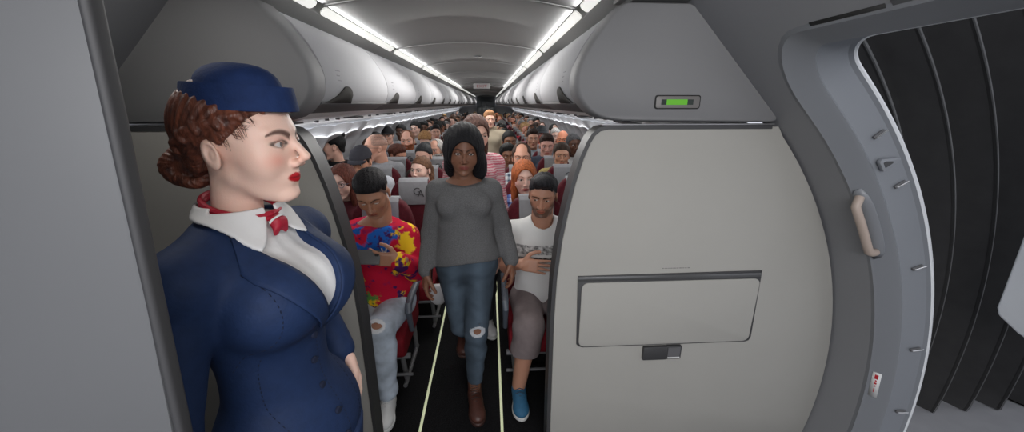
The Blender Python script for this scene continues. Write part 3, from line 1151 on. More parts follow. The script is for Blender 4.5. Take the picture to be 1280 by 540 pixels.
# ------------------------------------------------------------------ overhead bins
BINP = [(0.655, 2.088), (0.622, 2.080), (0.592, 2.052), (0.562, 2.012), (0.532, 1.968), (0.508, 1.920), (0.495, 1.880), (0.490, 1.845), (0.492, 1.812), (0.502, 1.782), (0.517, 1.760)]
PITCHB = 0.97
Y0B = 1.62
bin_proto = {}
for sx in (-1, 1):
    k = 0
    y = Y0B
    while y < YE - 1.4:
        if k == 0:
            b = empty('overhead_bin', (0, y, 0))
            mb = MB()       # carcass
            mb.prism([(sx * 0.70, 2.088), (sx * 0.66, 2.075), (sx * 0.55, 1.90), (sx * 0.54, 1.768), (sx * 0.60, 1.720), (sx * 1.26, 1.690), (sx * 1.29, 1.70), (sx * 0.90, 2.088)], 'y', 0.003, PITCHB - 0.003)
            mb.build('carcass', M_DARK, b)
            mb = MB()
            outer = [(sx * x, z) for x, z in BINP]
            inner = [(sx * (x + 0.018), z - 0.002) for x, z in BINP][::-1]
            mb.prism(outer + inner, 'y', 0.004, PITCHB - 0.004)
            dr = mb.build('door', M_BIN, b, bevel=0.003, ang=50)
            mb = MB()       # dark leaf-shaped latch recess at the door's lower edge
            yy0 = 0.155
            leaf = []
            for q in range(21):
                t = q / 20
                hh = 0.072 * (math.sin(PI * t ** 1.9) ** 0.55 if 0 < t < 1 else 0) * min(1, 0.25 + t * 1.3)
                leaf.append((t, hh))
            vs = []
            for t, hh in leaf:
                for s_ in (0.0, 0.5, 1.0):
                    z = 1.755 + hh * s_
                    # follow the door surface, a hair proud of it
                    x = np.interp(-z, [-p[1] for p in BINP], [p[0] for p in BINP])
                    vs.append((sx * (x - 0.0035), yy0 - 0.13 + t * 0.30, z))
            fs = []
            for q in range(20):
                for s_ in range(2):
                    i = q * 3 + s_
                    fs.append((i, i + 1, i + 4, i + 3))
            mb.add(vs, fs)
            o = mb.build('latch', mat('latch_dark', (0.045, 0.043, 0.040), 0.85, spec=0.1), dr)
            sm = o.modifiers.new('thick', 'SOLIDIFY')
            sm.thickness = 0.004
            mb = MB()       # lower rail
            mb.prism([(sx * 0.514, 1.760), (sx * 0.516, 1.750), (sx * 0.600, 1.712), (sx * 0.620, 1.712), (sx * 0.60, 1.745)], 'y', 0.0, PITCHB)
            mb.build('latch_rail', mat('rail_grey', (0.12, 0.12, 0.122), 0.7), b, bevel=0.002)
            m2 = dashes('t', 0, 0, 0, 0.05, 3, M_INK, dr, seed=11, hgt=0.006, gap=0.020)
            mb = MB()
            mb.v = [(sx * (np.interp(-(1.885 + z), [-p[1] for p in BINP], [p[0] for p in BINP]) - 0.002), (0.13 + x) if sx < 0 else (0.18 - x), 1.885 + z) for x, y_, z in m2.v]
            mb.f = m2.f
            o = mb.build('placard', M_INK, dr)
            bin_proto[sx] = b
        else:
            b = copy_tree(bin_proto[sx])
            b.location = (0, y, 0)
        tag(b, 'closed pale overhead bin, %s from the front on the %s' % (ORD[k], SIDE[sx]),
            'overhead bin', 'overhead bins on the %s side' % ('left' if sx < 0 else 'right'))
        k += 1
        y += PITCHB
# passenger service panels under the bins
psu_proto = {}
for sx in (-1, 1):
    for k in range(19):
        y = Y0B + 1.07 * k
        if k == 0:
            b = empty('service_panel', (0, y, 0))
            mb = MB()
            P1 = [(0.605, 1.7115), (0.66, 1.690), (0.90, 1.668), (0.96, 1.655), (1.10, 1.640), (1.30, 1.600), (1.40, 1.560), (1.415, 1.575), (1.32, 1.655), (1.25, 1.685), (0.625, 1.712)]
            mb.prism([(sx * x, z) for x, z in P1], 'y', 0.003, 1.067)
            mb.build('panel', M_PSU, b, bevel=0.003)
            for i, (x, z) in enumerate(((1.00, 1.650), (1.08, 1.642), (1.16, 1.628))):
                mb = MB()
                mb.prism([(sx * x + 0.016 * math.cos(2 * PI * q / 12), 0.35 + 0.016 * math.sin(2 * PI * q / 12)) for q in range(12)], 'z', z - 0.014, z + 0.004)
                mb.build('air_nozzle', M_MID, b, bevel=0.002)
            mb = MB()
            mb.box(sx * 0.98 - 0.05, 0.55, 1.640, sx * 0.98 + 0.05, 0.72, 1.652)
            mb.build('reading_light', M_MID, b, bevel=0.003)
            mb = MB()
            mb.prism([(sx * x, z) for x, z in ((1.395, 1.557), (1.43, 1.545), (1.437, 1.553), (1.418, 1.580))], 'y', 0.003, 1.067)
            mb.build('cove_edge', mat('sidewall_lens', (0.70, 0.71, 0.73), 0.5, emis=0.03), b)
            psu_proto[sx] = b
        else:
            b = copy_tree(psu_proto[sx])
            b.location = (0, y, 0)
        tag(b, 'grey service panel under the bins, %s from the front on the %s' % (ORD[k], SIDE[sx]),
            'service panel', 'service panels under the bins')

# ------------------------------------------------------------------ entry area: right lining with the door opening
AO0, AO1 = -11.0, 50.4          # door opening, degrees up the fuselage
YO0, YO1 = 0.40, 1.240
CR = 0.11                        # corner radius


def door_path():
    """points (s metres up the wall, y) anticlockwise round the opening with outward normal"""
    s0, s1 = math.radians(AO0) * RO, math.radians(AO1) * RO
    pts = []

    def seg(a, b, n, nrm):
        for k in range(n):
            t = k / n
            pts.append((a[0] + (b[0] - a[0]) * t, a[1] + (b[1] - a[1]) * t, nrm[0], nrm[1]))

    def arc(cs, cy, a0):
        for k in range(8):
            t = math.radians(a0 + 90 * k / 8)
            pts.append((cs + CR * math.cos(t), cy + CR * math.sin(t), math.cos(t), math.sin(t)))
    seg((s0 + CR, YO1), (s1 - CR, YO1), 40, (0, 1))
    pts_corner = [(s1 - CR, YO1 - CR, 90, -1)]
    # top far corner, going from +y normal to +s normal
    for k in range(8):
        t = math.radians(90 - 90 * k / 8)
        pts.append((s1 - CR + CR * math.cos(t), YO1 - CR + CR * math.sin(t), math.cos(t), math.sin(t)))
    seg((s1, YO1 - CR), (s1, YO0 + CR), 16, (1, 0))
    for k in range(8):
        t = math.radians(0 - 90 * k / 8)
        pts.append((s1 - CR + CR * math.cos(t), YO0 + CR + CR * math.sin(t), math.cos(t), math.sin(t)))
    seg((s1 - CR, YO0), (s0 + CR, YO0), 40, (0, -1))
    for k in range(8):
        t = math.radians(-90 - 90 * k / 8)
        pts.append((s0 + CR + CR * math.cos(t), YO0 + CR + CR * math.sin(t), math.cos(t), math.sin(t)))
    seg((s0, YO0 + CR), (s0, YO1 - CR), 16, (-1, 0))
    for k in range(8):
        t = math.radians(180 - 90 * k / 8)
        pts.append((s0 + CR + CR * math.cos(t), YO1 - CR + CR * math.sin(t), math.cos(t), math.sin(t)))
    return pts


def cyl(s, y, R):
    a = math.degrees(s / RO)
    x, z = lin(a, R)
    return (x, y, z)


DP = door_path()
nD = len(DP)


def door_band(prof, name, m):
    """prof: list of (offset away from the opening, radius)"""
    vs = [cyl(s + ns * off + max(ns, 0) * (RO - R) * 0.80, y + ny * off, R) for off, R in prof for s, y, ns, ny in DP]
    fs = []
    for i in range(len(prof) - 1):
        for k in range(nD):
            k2 = (k + 1) % nD
            fs.append((i * nD + k, i * nD + k2, (i + 1) * nD + k2, (i + 1) * nD + k))
    return MB().add(vs, fs).build(name, m, fix=False, ang=28)


# lining sheet from the frame out to its rectangular border
SB0, SB1, YB0, YB1 = math.radians(A_FLOOR) * RO, math.radians(66.5) * RO, -1.6, YD + 0.088


def border(s, y, ns, ny):
    big = 1e9
    t = big
    cs, cy = (math.radians(AO0 + AO1) / 2 * RO), (YO0 + YO1) / 2
    ds, dy = s - cs, y - cy
    if ds > 0:
        t = min(t, (SB1 - cs) / ds)
    if ds < 0:
        t = min(t, (SB0 - cs) / ds)
    if dy > 0:
        t = min(t, (YB1 - cy) / dy)
    if dy < 0:
        t = min(t, (YB0 - cy) / dy)
    return cs + ds * t, cy + dy * t


vs, fs = [], []
for s, y, ns, ny in DP:
    a = (s + ns * 0.085 + max(ns, 0) * (RO - RI) * 0.80, y + ny * 0.085)
    a = (max(a[0], SB0 + 0.002), a[1])
    b = border(s, y, ns, ny)
    for k in range(11):
        t = k / 10
        vs.append(cyl(a[0] + (b[0] - a[0]) * t, a[1] + (b[1] - a[1]) * t, RI))
for i in range(nD):
    i2 = (i + 1) % nD
    for k in range(10):
        fs.append((i * 11 + k, i2 * 11 + k, i2 * 11 + k + 1, i * 11 + k + 1))
struct(MB().add(vs, fs).build('wall_entry_right', M_WALL, fix=False, ang=25))
o = door_band([(0.085, RI), (0.066, RI - 0.004), (0.058, RI + 0.004), (0.010, RI + 0.036), (0.002, RI + 0.045)], 'trim_2', M_DOOR2)
struct(o)
o = door_band([(0.002, RI + 0.045), (0.010, RI + 0.055), (0.004, RO - 0.02), (-0.004, RO - 0.010)], 'trim_3', M_DOOR)
struct(o)
o = door_band([(-0.004, RO - 0.010), (-0.007, RO - 0.004), (-0.003, RO + 0.004), (0.006, RO + 0.004)], 'trim_4', M_LIP)
struct(o)
# outer skin round the opening
vs, fs = [], []
for s, y, ns, ny in DP:
    for off in (0.0, 0.6):
        vs.append(cyl(s + ns * off, y + ny * off, RO + 0.004))
for i in range(nD):
    i2 = (i + 1) % nD
    fs.append((i * 2, i2 * 2, i2 * 2 + 1, i * 2 + 1))
struct(MB().add(vs, fs).build('wall_outer_skin', M_LIP, fix=False))
# door sill
mb = MB()
mb.box(1.78, YO0, -0.05, 2.03, YO1, 0.004)
struct(mb.build('trim_5', M_METAL, bevel=0.002))
# small latch hooks down the far jamb
for k, (px_a) in enumerate((40.0, 33.5, 22.5, 11.0, 1.5, -6.5)):
    t = math.radians(px_a)
    R = 1.945
    h = tag(empty('door_stop', (R * math.cos(t), YO1 + 0.004, CZ + R * math.sin(t))), 'small metal door stop fitting %s on the far door jamb' % (
        'topmost', 'second from the top', 'third from the top, level with the grab handle', 'fourth from the top', 'fifth from the top', 'lowest')[k] if False else
        ('small metal door stop on the far jamb, ' + ('topmost of six', 'second from the top', 'third from the top', 'fourth from the top', 'fifth from the top, beside the red sticker', 'lowest, near the floor')[k]),
        'door stop', 'door stops on the jamb')
    h.rotation_euler = (0, -t, 0)
    mb = MB()
    mb.box(-0.020, -0.008, -0.006, 0.020, -0.0005, 0.006)
    mb.build('plate', M_MID, h, bevel=0.001)
    mb = MB()
    mb.tube([(-0.016, -0.009, -0.002), (0.004, -0.014, 0.001), (0.020, -0.018, 0.004)], 0.0035, 6)
    mb.build('pin', M_CHROME, h)
# roller bracket on the jamb
t = math.radians(36.8)
h = tag(empty('roller_bracket', (1.93 * math.cos(t), YO1 + 0.004, CZ + 1.93 * math.sin(t))), 'triangular metal bracket on the upper door jamb', 'bracket')
h.rotation_euler = (0, -t, 0)
mb = MB()
mb.prism([(-0.030, -0.022), (-0.030, 0.020), (-0.018, 0.026), (0.040, -0.010), (0.036, -0.020)], 'y', -0.016, -0.001)
mb.build('bracket', M_DOOR2, h, bevel=0.003)
mb = MB()
mb.prism([(-0.020, -0.010), (-0.020, 0.010), (-0.012, 0.012), (0.010, -0.004), (0.008, -0.010)], 'y', -0.0175, -0.0161)
mb.build('slot', M_DARK, h)
# grab handle in its recess
def lingeo(a, y, R):
    x, z = lin(a, R)
    return Vector((x, y, z))


t = math.radians(29)
h = tag(empty('grab_handle', tuple(lingeo(29, 1.29, RI + 0.004))), 'tan vertical grab handle on the far side of the door frame', 'handle')
inv = Matrix.Translation(-h.location)
mb = MB()
up = lingeo(33.0, 1.275, RI - 0.030)
dn = lingeo(26.3, 1.275, RI - 0.030)
mb.tube([inv @ lingeo(33.6, 1.285, RI + 0.002), inv @ lingeo(33.3, 1.277, RI - 0.018), inv @ up] + [inv @ lingeo(a, 1.272, RI - 0.034) for a in (32, 30.5, 29, 27.6)] + [inv @ dn, inv @ lingeo(25.9, 1.277, RI - 0.018), inv @ lingeo(25.6, 1.285, RI + 0.002)], 0.0150, 12)
mb.build('bar', M_TAN, h)
mb = MB()
vs = []
for a in np.linspace(24.6, 34.6, 12):
    for yo in (-0.030, 0.030):
        q = (a - 29.6) / 5.0
        w_ = math.sqrt(max(0.02, 1 - q ** 4))
        vs.append(tuple(inv @ lingeo(a, 1.285 + yo * w_, RI - 0.0055 + (0.021 if yo < 0 else 0))))
mb.add(vs, [(2 * i, 2 * i + 1, 2 * i + 3, 2 * i + 2) for i in range(11)])
o = mb.build('recess_plate', M_DOOR2, h)
sm = o.modifiers.new('thick', 'SOLIDIFY')
sm.thickness = 0.004
# sticker on the jamb
def on_frame(a, off):
    s = math.radians(a) * RO
    f = (0.058 - off) / 0.048
    return Vector(cyl(s, YO1 + off, RI + 0.004 + 0.032 * f - 0.0015))


st = tag(empty('warning_sticker', tuple(on_frame(5.0, 0.045))), 'small white sticker with red print low on the door frame', 'sticker')
inv = Matrix.Translation(-st.location)
mb = MB()
c4 = [on_frame(6.9, 0.056), on_frame(6.9, 0.032), on_frame(3.0, 0.032), on_frame(3.0, 0.056)]
mb.add([tuple(inv @ p) for p in c4], [(0, 1, 2, 3)])
o = mb.build('paper', M_WHITE, st)
sm = o.modifiers.new('thick', 'SOLIDIFY')
sm.thickness = 0.0008
sm.offset = 0


def sub(c4, u0, v0, u1, v1, lift=0.0012):
    n = (c4[1] - c4[0]).cross(c4[2] - c4[0]).normalized()
    if n.x > 0 or n.y > 0 and abs(n.y) > abs(n.x):
        n = -n
    f = lambda u, v: inv @ (c4[0].lerp(c4[1], u).lerp(c4[3].lerp(c4[2], u), v) + n * lift)
    return [tuple(f(u0, v0)), tuple(f(u1, v0)), tuple(f(u1, v1)), tuple(f(u0, v1))]


mb = MB()
for (u0, v0, u1, v1) in ((0.30, 0.08, 0.70, 0.26), (0.42, 0.30, 0.62, 0.36), (0.38, 0.40, 0.66, 0.47), (0.42, 0.51, 0.62, 0.57), (0.45, 0.64, 0.56, 0.80)):
    mb.add(sub(c4, u0, v0, u1, v1), [(0, 1, 2, 3)])
mb.build('print', M_RED, st)
# slot vent and lamp frame in the lintel above the door
v = tag(empty('slot_vent', (0, 0, 0)), 'long thin black slot above the door opening', 'vent')
mb = MB()
vs = []
for a in (56.15, 56.75):
    for y in (0.88, 1.085):
        vs.append(tuple(lingeo(a, y, RI - 0.002)))
mb.add(vs, [(0, 1, 3, 2)])
o = mb.build('slot', M_RUB, v)
sm = o.modifiers.new('thick', 'SOLIDIFY')
sm.thickness = 0.003
v = tag(empty('ceiling_fitting', (0, 0, 0)), 'grey framed fitting above the door at the picture top', 'fitting')
for nm, (a0, a1, y0, y1), R, m in (('frame', (56.3, 59.5, 0.60, 0.865), RI - 0.0015, M_DOOR2), ('lens', (56.8, 59, 0.625, 0.835), RI - 0.004, M_MID)):
    mb = MB()
    mb.add([tuple(lingeo(a, y, R)) for a in (a0, a1) for y in (y0, y1)], [(0, 1, 3, 2)])
    o = mb.build(nm, m, v)
    sm = o.modifiers.new('thick', 'SOLIDIFY')
    sm.thickness = 0.0022
# left lining of the entry
mb = MB()
prof = [(-x, z) for x, z in [lin(a, RI) for a in np.linspace(A_FLOOR, 66.5, 40)]]
mb.sweep(prof, -1.6, YD + 0.088)
struct(mb.build('wall_entry_left', M_WALL, fix=False))
# near partition on the left of the picture
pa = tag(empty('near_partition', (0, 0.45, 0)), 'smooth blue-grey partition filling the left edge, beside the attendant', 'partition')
mb = MB()
mb.prism([(-1.70, 0.0), (-0.395, 0.0), (-0.300, 1.304), (-0.250, 1.851), (-0.230, 2.13), (-1.0, 2.13), (-1.55, 1.4), (-1.70, 0.8)], 'y', 0.0, 0.016)
mb.build('panel', mat('partition_grey', (0.115, 0.118, 0.124), 0.45, noise=0.015, nscale=3), pa, bevel=0.004)
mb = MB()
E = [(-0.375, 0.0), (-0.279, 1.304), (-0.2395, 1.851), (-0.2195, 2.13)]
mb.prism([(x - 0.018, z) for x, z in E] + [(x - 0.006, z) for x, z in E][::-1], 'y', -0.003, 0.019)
mb.build('edge_moulding', mat('edge_shade_grey', (0.045, 0.045, 0.048), 0.6), pa, bevel=0.006, bseg=4)  # dark strip: shade of the rounded edge put into its colour

# ------------------------------------------------------------------ jet bridge outside the door
mb = MB()
mb.box(2.04, -0.6, -0.10, 5.2, 2.4, -0.02)
struct(mb.build('floor_jet_bridge', M_JET))
mb = MB()
mb.box(3.35, 1.75, -0.02, 5.2, 1.80, 2.9)
struct(mb.build('wall_jet_bridge', mat('bridge_wall', (0.10, 0.10, 0.098), 0.7)))
f = tag(empty('bridge_canopy', (0, 1.66, CZ)), 'black pleated canopy of the boarding bridge outside the open door', 'canopy')
for k in range(7):
    R0 = 2.17 + 0.21 * k
    # each pleat: a curved sheet running outward-and-back, then returning
    prof = [(R0, 0.0), (R0 + 0.05, 0.115), (R0 + 0.10, 0.165), (R0 + 0.155, 0.13), (R0 + 0.208, 0.012), (R0 + 0.20, 0.022), (R0 + 0.15, 0.142), (R0 + 0.10, 0.178), (R0 + 0.045, 0.128), (R0 - 0.004, 0.008)]
    vs, fs = [], []
    n = len(prof)
    A = np.linspace(-9.2, 64, 40)
    for a in A:
        t = math.radians(a)
        for R, dy in prof:
            vs.append((R * math.cos(t), dy, max(R * math.sin(t), -CZ - 0.015)))
    for i in range(len(A) - 1):
        for q in range(n):
            fs.append((i * n + q, i * n + (q + 1) % n, (i + 1) * n + (q + 1) % n, (i + 1) * n + q))
    pleat = MB().add(vs, fs).build('pleat', M_BELL, f, ang=60)
    mb = MB()
    mb.tube([(R0 * math.cos(math.radians(a)), -0.004, max(R0 * math.sin(math.radians(a)), -CZ - 0.012)) for a in A], [0.002 + 0.008 * max(0, (a - 15) / 45) for a in A], 6)
    mb.build('lit_edge', M_BELL_LIT, pleat)  # paler edge: light caught on the folds, put into the colour
# white panel of the bridge hood
hp_ = tag(empty('hood_panel', (2.30, 0.9, 0.8)), 'pale rounded panel outside the door at the right picture edge', 'panel')
poly = [(-0.9, 0.03), (0.20, 0.03), (0.30, 0.06), (0.372, 0.10), (0.385, 0.13), (0.385, 0.17), (0.400, 0.80), (0.30, 1.2), (-0.9, 1.2)]
mb = MB()
mb.prism(poly, 'x', -0.03, 0.03)
mb.build('shell', M_LIP, hp_, bevel=0.012, bseg=3)
mb = MB()
mb.tube([(0, -0.35, 0.04), (0, -0.35, -0.82)], 0.03, 12)
mb.build('post', M_MID, hp_)

# ================================================================== seats
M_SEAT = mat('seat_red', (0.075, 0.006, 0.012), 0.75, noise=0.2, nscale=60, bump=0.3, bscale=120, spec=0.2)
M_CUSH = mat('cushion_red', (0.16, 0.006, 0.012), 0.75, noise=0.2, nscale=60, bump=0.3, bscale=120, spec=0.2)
M_COVER = mat('headrest_cloth', (0.27, 0.275, 0.29), 0.8, noise=0.05, nscale=30, bump=0.25, bscale=25, spec=0.2)
M_ARM = mat('armrest_grey', (0.085, 0.10, 0.125), 0.45)
ROW0, PITCHR, NROW = 2.25, 0.67, 27
SX = (0.48, 0.94, 1.39)


def rowY(r):
    return ROW0 + PITCHR * r


def make_seat():
    s = empty('passenger_seat')
    mb = MB()      # backrest, front outline extruded and leaned back
    out = [(-0.215, 0.40), (0.215, 0.40), (0.222, 0.60), (0.222, 0.86), (0.210, 0.98), (0.185, 1.06), (0.150, 1.11), (0.105, 1.135), (0.0, 1.142),
           (-0.105, 1.135), (-0.150, 1.11), (-0.185, 1.06), (-0.210, 0.98), (-0.222, 0.86), (-0.222, 0.60)]
    n = len(out)
    vs, fs = [], []
    for yy, sc in ((0.0, 0.93), (0.012, 0.985), (0.030, 1.0), (0.065, 1.0), (0.080, 0.97)):
        for x, z in out:
            zz = 0.42 + (z - 0.42) * (1 - (1 - sc) * 0.25)
            vs.append((x * sc, yy + (zz - 0.42) * 0.14, zz))
    for i in range(4):
        for k in range(n):
            fs.append((i * n + k, i * n + (k + 1) % n, (i + 1) * n + (k + 1) % n, (i + 1) * n + k))
    fs += [tuple(range(n)), tuple(range(5 * n - 1, 4 * n - 1, -1))]
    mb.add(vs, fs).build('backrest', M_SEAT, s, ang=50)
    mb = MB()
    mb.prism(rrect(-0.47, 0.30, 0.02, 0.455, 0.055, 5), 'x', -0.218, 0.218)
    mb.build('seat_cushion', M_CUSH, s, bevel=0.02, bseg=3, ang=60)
    mb = MB()      # headrest cover wrapped over the top
    lean = lambda z: (z - 0.42) * 0.14
    P = [(lean(0.935) - 0.010, 0.935), (lean(1.05) - 0.014, 1.05), (lean(1.12) - 0.010, 1.125), (lean(1.14) + 0.02, 1.150), (lean(1.14) + 0.065, 1.150),
         (lean(1.13) + 0.088, 1.13), (lean(0.95) + 0.088, 0.95), (lean(0.95) + 0.082, 0.95), (lean(1.12) + 0.078, 1.12), (lean(1.13) + 0.03, 1.138), (lean(0.935) + 0.004, 0.935)]
    mb.prism(P, 'x', -0.120, 0.120)
    cv = mb.build('headrest_cover', M_COVER, s, bevel=0.003, ang=50)
    lg = MB()      # interlocking emblem
    g = text_obj('emblem', 'G', 0.085, (0.030, lean(1.04) - 0.0175, 1.045), (math.radians(82), 0, 0), M_INK, cv, 0.0006)
    g.scale = (1.0, 1, 1)
    a = text_obj('emblem', 'A', 0.085, (0.062, lean(1.03) - 0.0178, 1.028), (math.radians(82), 0, 0), M_INK, cv, 0.0006)
    for sx in (-1, 1):
        mb = MB()
        mb.tube([(sx * 0.2345, 0.05, 0.60), (sx * 0.2345, -0.10, 0.61), (sx * 0.2345, -0.26, 0.61), (sx * 0.2345, -0.34, 0.595), (sx * 0.2345, -0.36, 0.56),
                 (sx * 0.2345, -0.33, 0.47), (sx * 0.2345, -0.30, 0.40)], [0.018, 0.020, 0.021, 0.021, 0.019, 0.016, 0.016], 10)
        mb.build('armrest', M_ARM, s)
    mb = MB()
    for sx in (-1, 1):
        mb.tube([(sx * 0.17, 0.02, 0.30), (sx * 0.17, 0.06, 0.02)], 0.016, 8)
        mb.tube([(sx * 0.17, -0.36, 0.30), (sx * 0.17, -0.28, 0.02)], 0.016, 8)
        mb.tube([(sx * 0.17, 0.09, 0.015), (sx * 0.17, -0.34, 0.015)], 0.014, 8)
    mb.tube([(-0.23, -0.38, 0.27), (0.23, -0.38, 0.27)], 0.018, 8)
    mb.tube([(-0.23, -0.36, 0.12), (0.23, -0.36, 0.12)], 0.010, 8)
    mb.build('frame', M_MID, s)
    return s


seat0 = make_seat()
first = True
COLN = {0: 'aisle seat', 1: 'middle seat', 2: 'window seat'}
for r in range(NROW):
    for side in (-1, 1):
        for c in range(3):
            if first:
                o, first = seat0, False
            else:
                o = copy_tree(seat0)
            o.location = (side * SX[c] - 0.01 - (0.09 if r == 0 and side < 0 else 0), rowY(r) + 0.13, 0)
            tag(o, 'dark red %s with grey headrest cover, %s row, %s' % (COLN[c], ORD[r], SIDE[side]), 'seat', 'red passenger seats')

# ================================================================== people
M_SKIN = attr_mat('skin', 0.45, 0.12, bump=0.10, bscale=350)
M_EYE = attr_mat('eye', 0.12, spec=0.6)
M_PAINT = attr_mat('printed_cloth', 0.85, bump=0.30, bscale=18, spec=0.2)
LIGHT = (0.72, 0.43, 0.33)
PALE = (0.78, 0.52, 0.43)
TANNED = (0.52, 0.28, 0.18)
BROWN = (0.24, 0.11, 0.065)
DKSKIN = (0.11, 0.048, 0.028)


def v3(*a):
    return np.array(a, float)


def torso_sdf(P, j, off=0.0):
    """j: dict with pel, neck, sl, sr (shoulder joints), fem, girth, R (3x3 frame whose columns are right, back, up)"""
    R = j['R']
    g = j.get('girth', 1.0)
    pel, nk = j['pel'], j['neck']
    up = nk - pel
    fem = j.get('fem', False)
    ch = pel + up * 0.70
    be = pel + up * 0.33
    if fem:
        d = ell(P, ch, (0.135 * g, 0.100 * g, 0.165), R)
        d = smin(d, ell(P, be, (0.110 * g, 0.084 * g, 0.15), R), 0.05)
        d = smin(d, ell(P, pel, (0.160 * g, 0.118 * g, 0.125), R), 0.06)
        for s in (-1, 1):
            b = ch + R @ v3(s * 0.067, -0.075, 0.015)
            d = smin(d, ell(P, b, (0.062, 0.058, 0.062), R), 0.03)
    else:
        d = ell(P, ch, (0.158 * g, 0.112 * g, 0.175), R)
        d = smin(d, ell(P, be, (0.142 * g, 0.108 * g, 0.16), R), 0.05)
        d = smin(d, ell(P, pel, (0.155 * g, 0.118 * g, 0.12), R), 0.05)
        for s in (-1, 1):
            b = ch + R @ v3(s * 0.075, -0.055, 0.02)
            d = smin(d, ell(P, b, (0.075, 0.055, 0.06), R), 0.04)
    r = 0.050 if fem else 0.058
    mid = nk + R @ v3(0, 0.01, -0.045)
    for s in ('sl', 'sr'):
        d = smin(d, cap(P, mid, j[s], 0.062, r), 0.035)
        d = smin(d, cap(P, nk + R @ v3(0, 0.012, 0.015), j[s] * 0.75 + nk * 0.25, 0.048, 0.036), 0.03)
    return d - off


def arm_sdf(P, j, s, off=0.0, lower=True, upto=1.0):
    fem = j.get('fem', False)
    a = (0.044, 0.036, 0.034, 0.026) if fem else (0.054, 0.043, 0.040, 0.030)
    d = cap(P, j['s' + s], j['e' + s], a[0], a[1])
    if lower:
        w = j['e' + s] + (j['w' + s] - j['e' + s]) * upto
        d = smin(d, cap(P, j['e' + s], w, a[2] + 0.002, a[2] + (a[3] - a[2]) * upto), 0.02)
    return d - off


def legs_sdf(P, j, off=0.0, upto=1.0):
    fem = j.get('fem', False)
    g = j.get('legg', 1.0)
    t = (0.086, 0.060, 0.056, 0.038) if fem else (0.088, 0.064, 0.058, 0.042)
    d = ell(P, j['pel'] + v3(0, 0, -0.02), (0.158 * j.get('girth', 1), 0.118 * j.get('girth', 1), 0.115), j['R'])
    for s in ('l', 'r'):
        k, an = j['k' + s], j['a' + s]
        d = smin(d, cap(P, j['h' + s], k, t[0] * g, t[1] * g), 0.035)
        calf = k + (an - k) * 0.30
        e = k + (an - k) * upto
        lo = smin(cap(P, k, calf, t[1] * g * 0.95, t[2] * g), cap(P, calf, e, t[2] * g, (t[2] + (t[3] - t[2]) * upto) * g), 0.02)
        d = smin(d, lo, 0.02)
    return d - off


def wrinkle(P, amp, f=40, seed=0):
    return amp * (np.sin(P[:, 2] * f + 2.3 * np.sin(P[:, 0] * f * 0.45 + seed)) * np.sin(P[:, 0] * f * 0.35 + P[:, 1] * f * 0.5 + seed * 1.7 + 1.5 * np.sin(P[:, 2] * f * 0.3)))


def bounds(pts, pad):
    A = np.array(pts)
    return A.min(0) - pad, A.max(0) + pad


def skin_part(V, Q, skin, nails=False):
    return (V, Q, np.tile(np.array(skin, float), (len(V), 1)))


def build_head(root, pos, R, hp, skin, hs=1.0, res=0.003, eyes=True, iris=(0.10, 0.05, 0.025), gaze=(0, 0), eyekids=True, **kw):
    """returns skin parts; adds eyes as children when eyekids"""
    V, Q = head_mesh(hp, res)
    C = head_cols(V, skin, **kw)
    parts = [(place_head(V, R, pos, hs), Q, C)]
    if eyes:
        for s in (-1, 1):
            e = eye_geo(s, iris, gaze, 16 if res < 0.004 else 10)
            W = place_head(e[0], R, pos, hs, bend=False)
            if eyekids:
                link('eye', np_mesh('eye', W, e[1], e[2]), M_EYE, root)
            else:
                parts.append((W, e[1], e[2]))
    return parts


def add_hair(root, style, color, pos, R, hs=1.0, res=0.004, name='hair', m=None):
    V, Q = hair_mesh(style, res)
    return link(name, np_mesh(name, place_head(V, R, pos, hs, bend=False), Q), m or cmat('hair', color), root)


def add_glasses(root, pos, R, hs=1.0, color=(0.02, 0.02, 0.02), r=0.021):
    mb = MB()
    T = lambda p: tuple(place_head(np.array([p], float), R, pos, hs, bend=False)[0])
    for s in (-1, 1):
        ring = [T((s * 0.033 + r * math.cos(t), -0.094 + 0.004 * abs(math.cos(t)), 0.002 + r * 0.82 * math.sin(t))) for t in np.linspace(0, 2 * PI, 17)]
        mb.tube(ring, 0.0016, 6)
        mb.tube([T((s * 0.055, -0.090, 0.006)), T((s * 0.076, -0.050, 0.006)), T((s * 0.080, 0.010, 0.004))], 0.0016, 6)
    mb.tube([T((-0.012, -0.095, 0.006)), T((0, -0.099, 0.008)), T((0.012, -0.095, 0.006))], 0.0016, 6)
    return mb.build('glasses', cmat('frame', color), root)


def add_cap(root, pos, R, hs, color):
    V, Q = hair_mesh('cap', 0.004)
    o = link('cap', np_mesh('cap', place_head(V, R, pos, hs, bend=False), Q), cmat('cloth', color), root)
    mb = MB()
    n = 14
    vs = []
    for k in range(n + 1):
        t = PI * k / n
        c, s_ = math.cos(t), math.sin(t)
        for rr, dz in ((0.0, 0.006), (0.55, 0.004), (1.0, -0.010)):
            vs.append((0.080 * c * (1 - 0.06 * rr), -0.062 - 0.028 * s_ - rr * 0.062 * s_ ** 0.8, 0.044 + dz - 0.012 * c * c))
    W = place_head(np.array(vs), R, pos, hs, bend=False)
    mb.add(W.tolist(), [(k * 3 + i, k * 3 + i + 1, k * 3 + i + 4, k * 3 + i + 3) for k in range(n) for i in (0, 1)])
    b = mb.build('visor', cmat('cloth', color), o)
    sm = b.modifiers.new('t', 'SOLIDIFY')
    sm.thickness = 0.004
    return o


